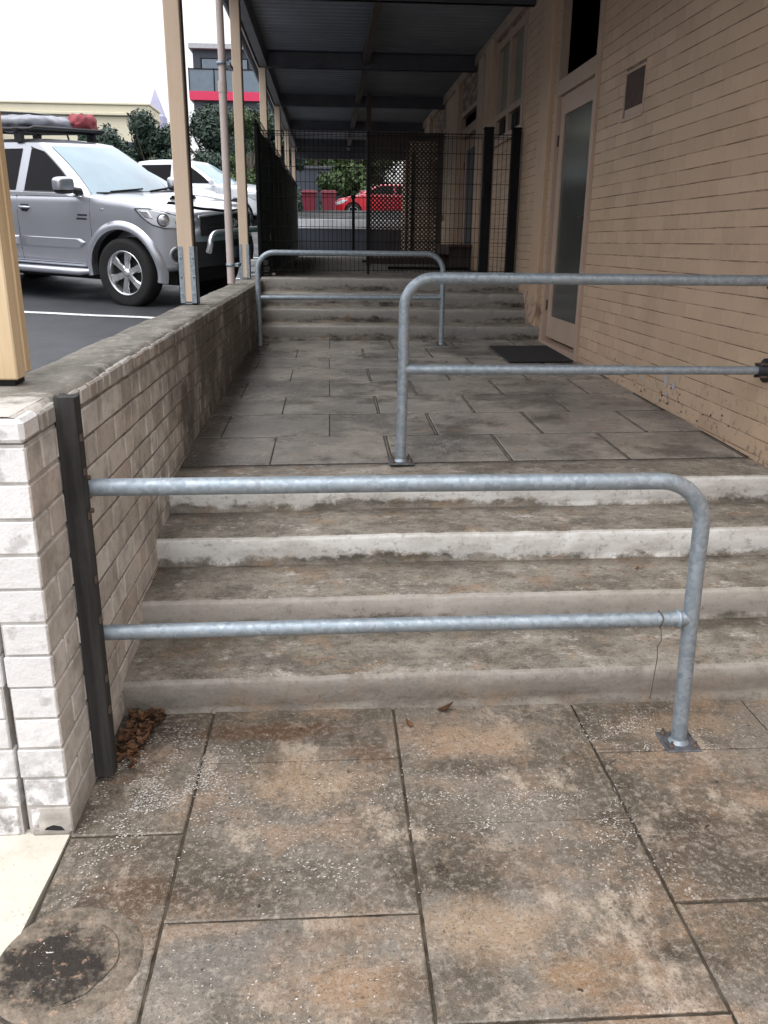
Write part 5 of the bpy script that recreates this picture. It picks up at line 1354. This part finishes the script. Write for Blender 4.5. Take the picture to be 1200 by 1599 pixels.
# ================================================================== LITTER
def leaf(mb, x, y, z, s, rnd, curl=.6):
    a_ = rnd.uniform(0, 6.28); n_ = 5; V_ = []; tx, ty = rnd.uniform(-.5, .5), rnd.uniform(-.5, .5)
    for i in range(n_+1):
        t = i/n_; w_ = s*.32*math.sin(math.pi*min(.97, max(.05, t))); lx = (t-.5)*s
        for sgn in (-1, 0, 1):
            px_, py_, pz_ = lx, sgn*w_, curl*s*(.35*(2*t-1)**2+.5*abs(sgn)*w_/s)+tx*lx+ty*sgn*w_
            V_.append((x+px_*math.cos(a_)-py_*math.sin(a_), y+px_*math.sin(a_)+py_*math.cos(a_), z+max(.0005, pz_+s*.12)))
    mb.add(V_, [(i*3+j, i*3+j+1, i*3+j+4, i*3+j+3) for i in range(n_) for j in (0, 1)], False)
rnd = random.Random(3); lm = MB()
for k in range(190):
    u = rnd.random()**1.3; leaf(lm, -.672+.115*rnd.random()*(1-u*.4), 2.445-.24*u+rnd.gauss(0, .022), .002+.02*rnd.random()*(1-u), rnd.uniform(.012, .034), rnd)
o = part('leaf_litter', lm, M['dead'], None, 'stuff', fix=False)
o['label'] = 'heap of dry brown leaves in the corner between the wall and the lowest step'
for i, (x, y, s, lb) in enumerate(((.372, 2.432, .055, 'curled orange brown leaf at the foot of the lowest step'), (.245, 2.35, .032, 'small reddish leaf on the paving near the foot of the steps'), (1.20, 3.0, .03, 'tiny dark leaf lying on the second step at the right'))):
    lm = MB(); leaf(lm, 0, 0, 0, s, rnd, .9); o = part('dead_leaf', lm, M['dead'], None, fix=False); o.location = (x, y, .002 if i < 2 else .268); tag(o, lb, 'leaf', 'single dead leaves')
# fine pale petals and crumbs blown over the slabs
V_ = []; F_ = []
def fleck(x, y, s, z=.0012):
    a_ = rnd.gauss(.5, .7); c, sn = math.cos(a_), math.sin(a_); w_ = s*rnd.uniform(.22, .5); h1 = rnd.uniform(0, .0025); o_ = len(V_)
    for px_, py_, hz in ((-s, 0, h1), (0, -w_, .0005), (s, 0, h1*.5), (0, w_, .0008)): V_.append((x+px_*c-py_*sn, y+px_*sn+py_*c, z+hz))
    F_.append((o_, o_+1, o_+2, o_+3))
zones = [(-.47, 2.14, .15, .14, 1500), (-.56, 1.98, .10, .10, 500), (-.25, 2.0, .25, .17, 260), (-.05, 1.72, .15, .09, 170), (.45, 2.0, .26, .11, 900), (.62, 1.88, .22, .08, 500), (.98, 2.28, .16, .09, 800), (1.1, 2.0, .22, .14, 1300), (1.05, 1.72, .22, .10, 500), (1.45, 2.2, .25, .2, 260), (-.15, 1.35, .20, .10, 110), (-.6, 1.75, .06, .12, 90), (-.66, 1.4, .04, .18, 70), (.28, 2.12, .04, .1, 90)]
for zx, zy, sx, sy, n_ in zones:
    k = 0
    while k < n_:
        x, y = rnd.gauss(zx, sx*.75), rnd.gauss(zy, sy*.75)
        if fz(x*14, y*14, 3.3) < rnd.uniform(-.25, .25): continue
        k += 1
        if y < 2.45 and x > -.68 and y > .9: fleck(x, y, rnd.uniform(.0014, .0048))
for k in range(500): fleck(rnd.uniform(-.65, 1.9), rnd.uniform(1.0, 2.4), rnd.uniform(.001, .003))
lm = MB(); lm.add(V_, F_); o = part('petal_litter', lm, M['petal'], None, 'stuff', fix=False); o['label'] = 'fine pale petals and crumbs scattered over the lower paving'
V_ = []; F_ = []
for k in range(1500): fleck(rnd.uniform(-.65, 1.9), rnd.uniform(.9, 2.44), rnd.uniform(.0008, .0022))
for k in range(46):
    x, y = rnd.uniform(-.3, 1.6), rnd.uniform(1.1, 2.2)
    fleck(x, y, rnd.uniform(.003, .006), .003)
for k in range(70): fleck(rnd.gauss(.262, .016), rnd.gauss(1.705, .016), rnd.uniform(.002, .005), .002)
lm = MB(); lm.add(V_, F_); o = part('seed_litter', lm, M['bark'], None, 'stuff', fix=False); o['label'] = 'dark seeds and grit scattered over the lower paving'
bpy.context.view_layer.update()
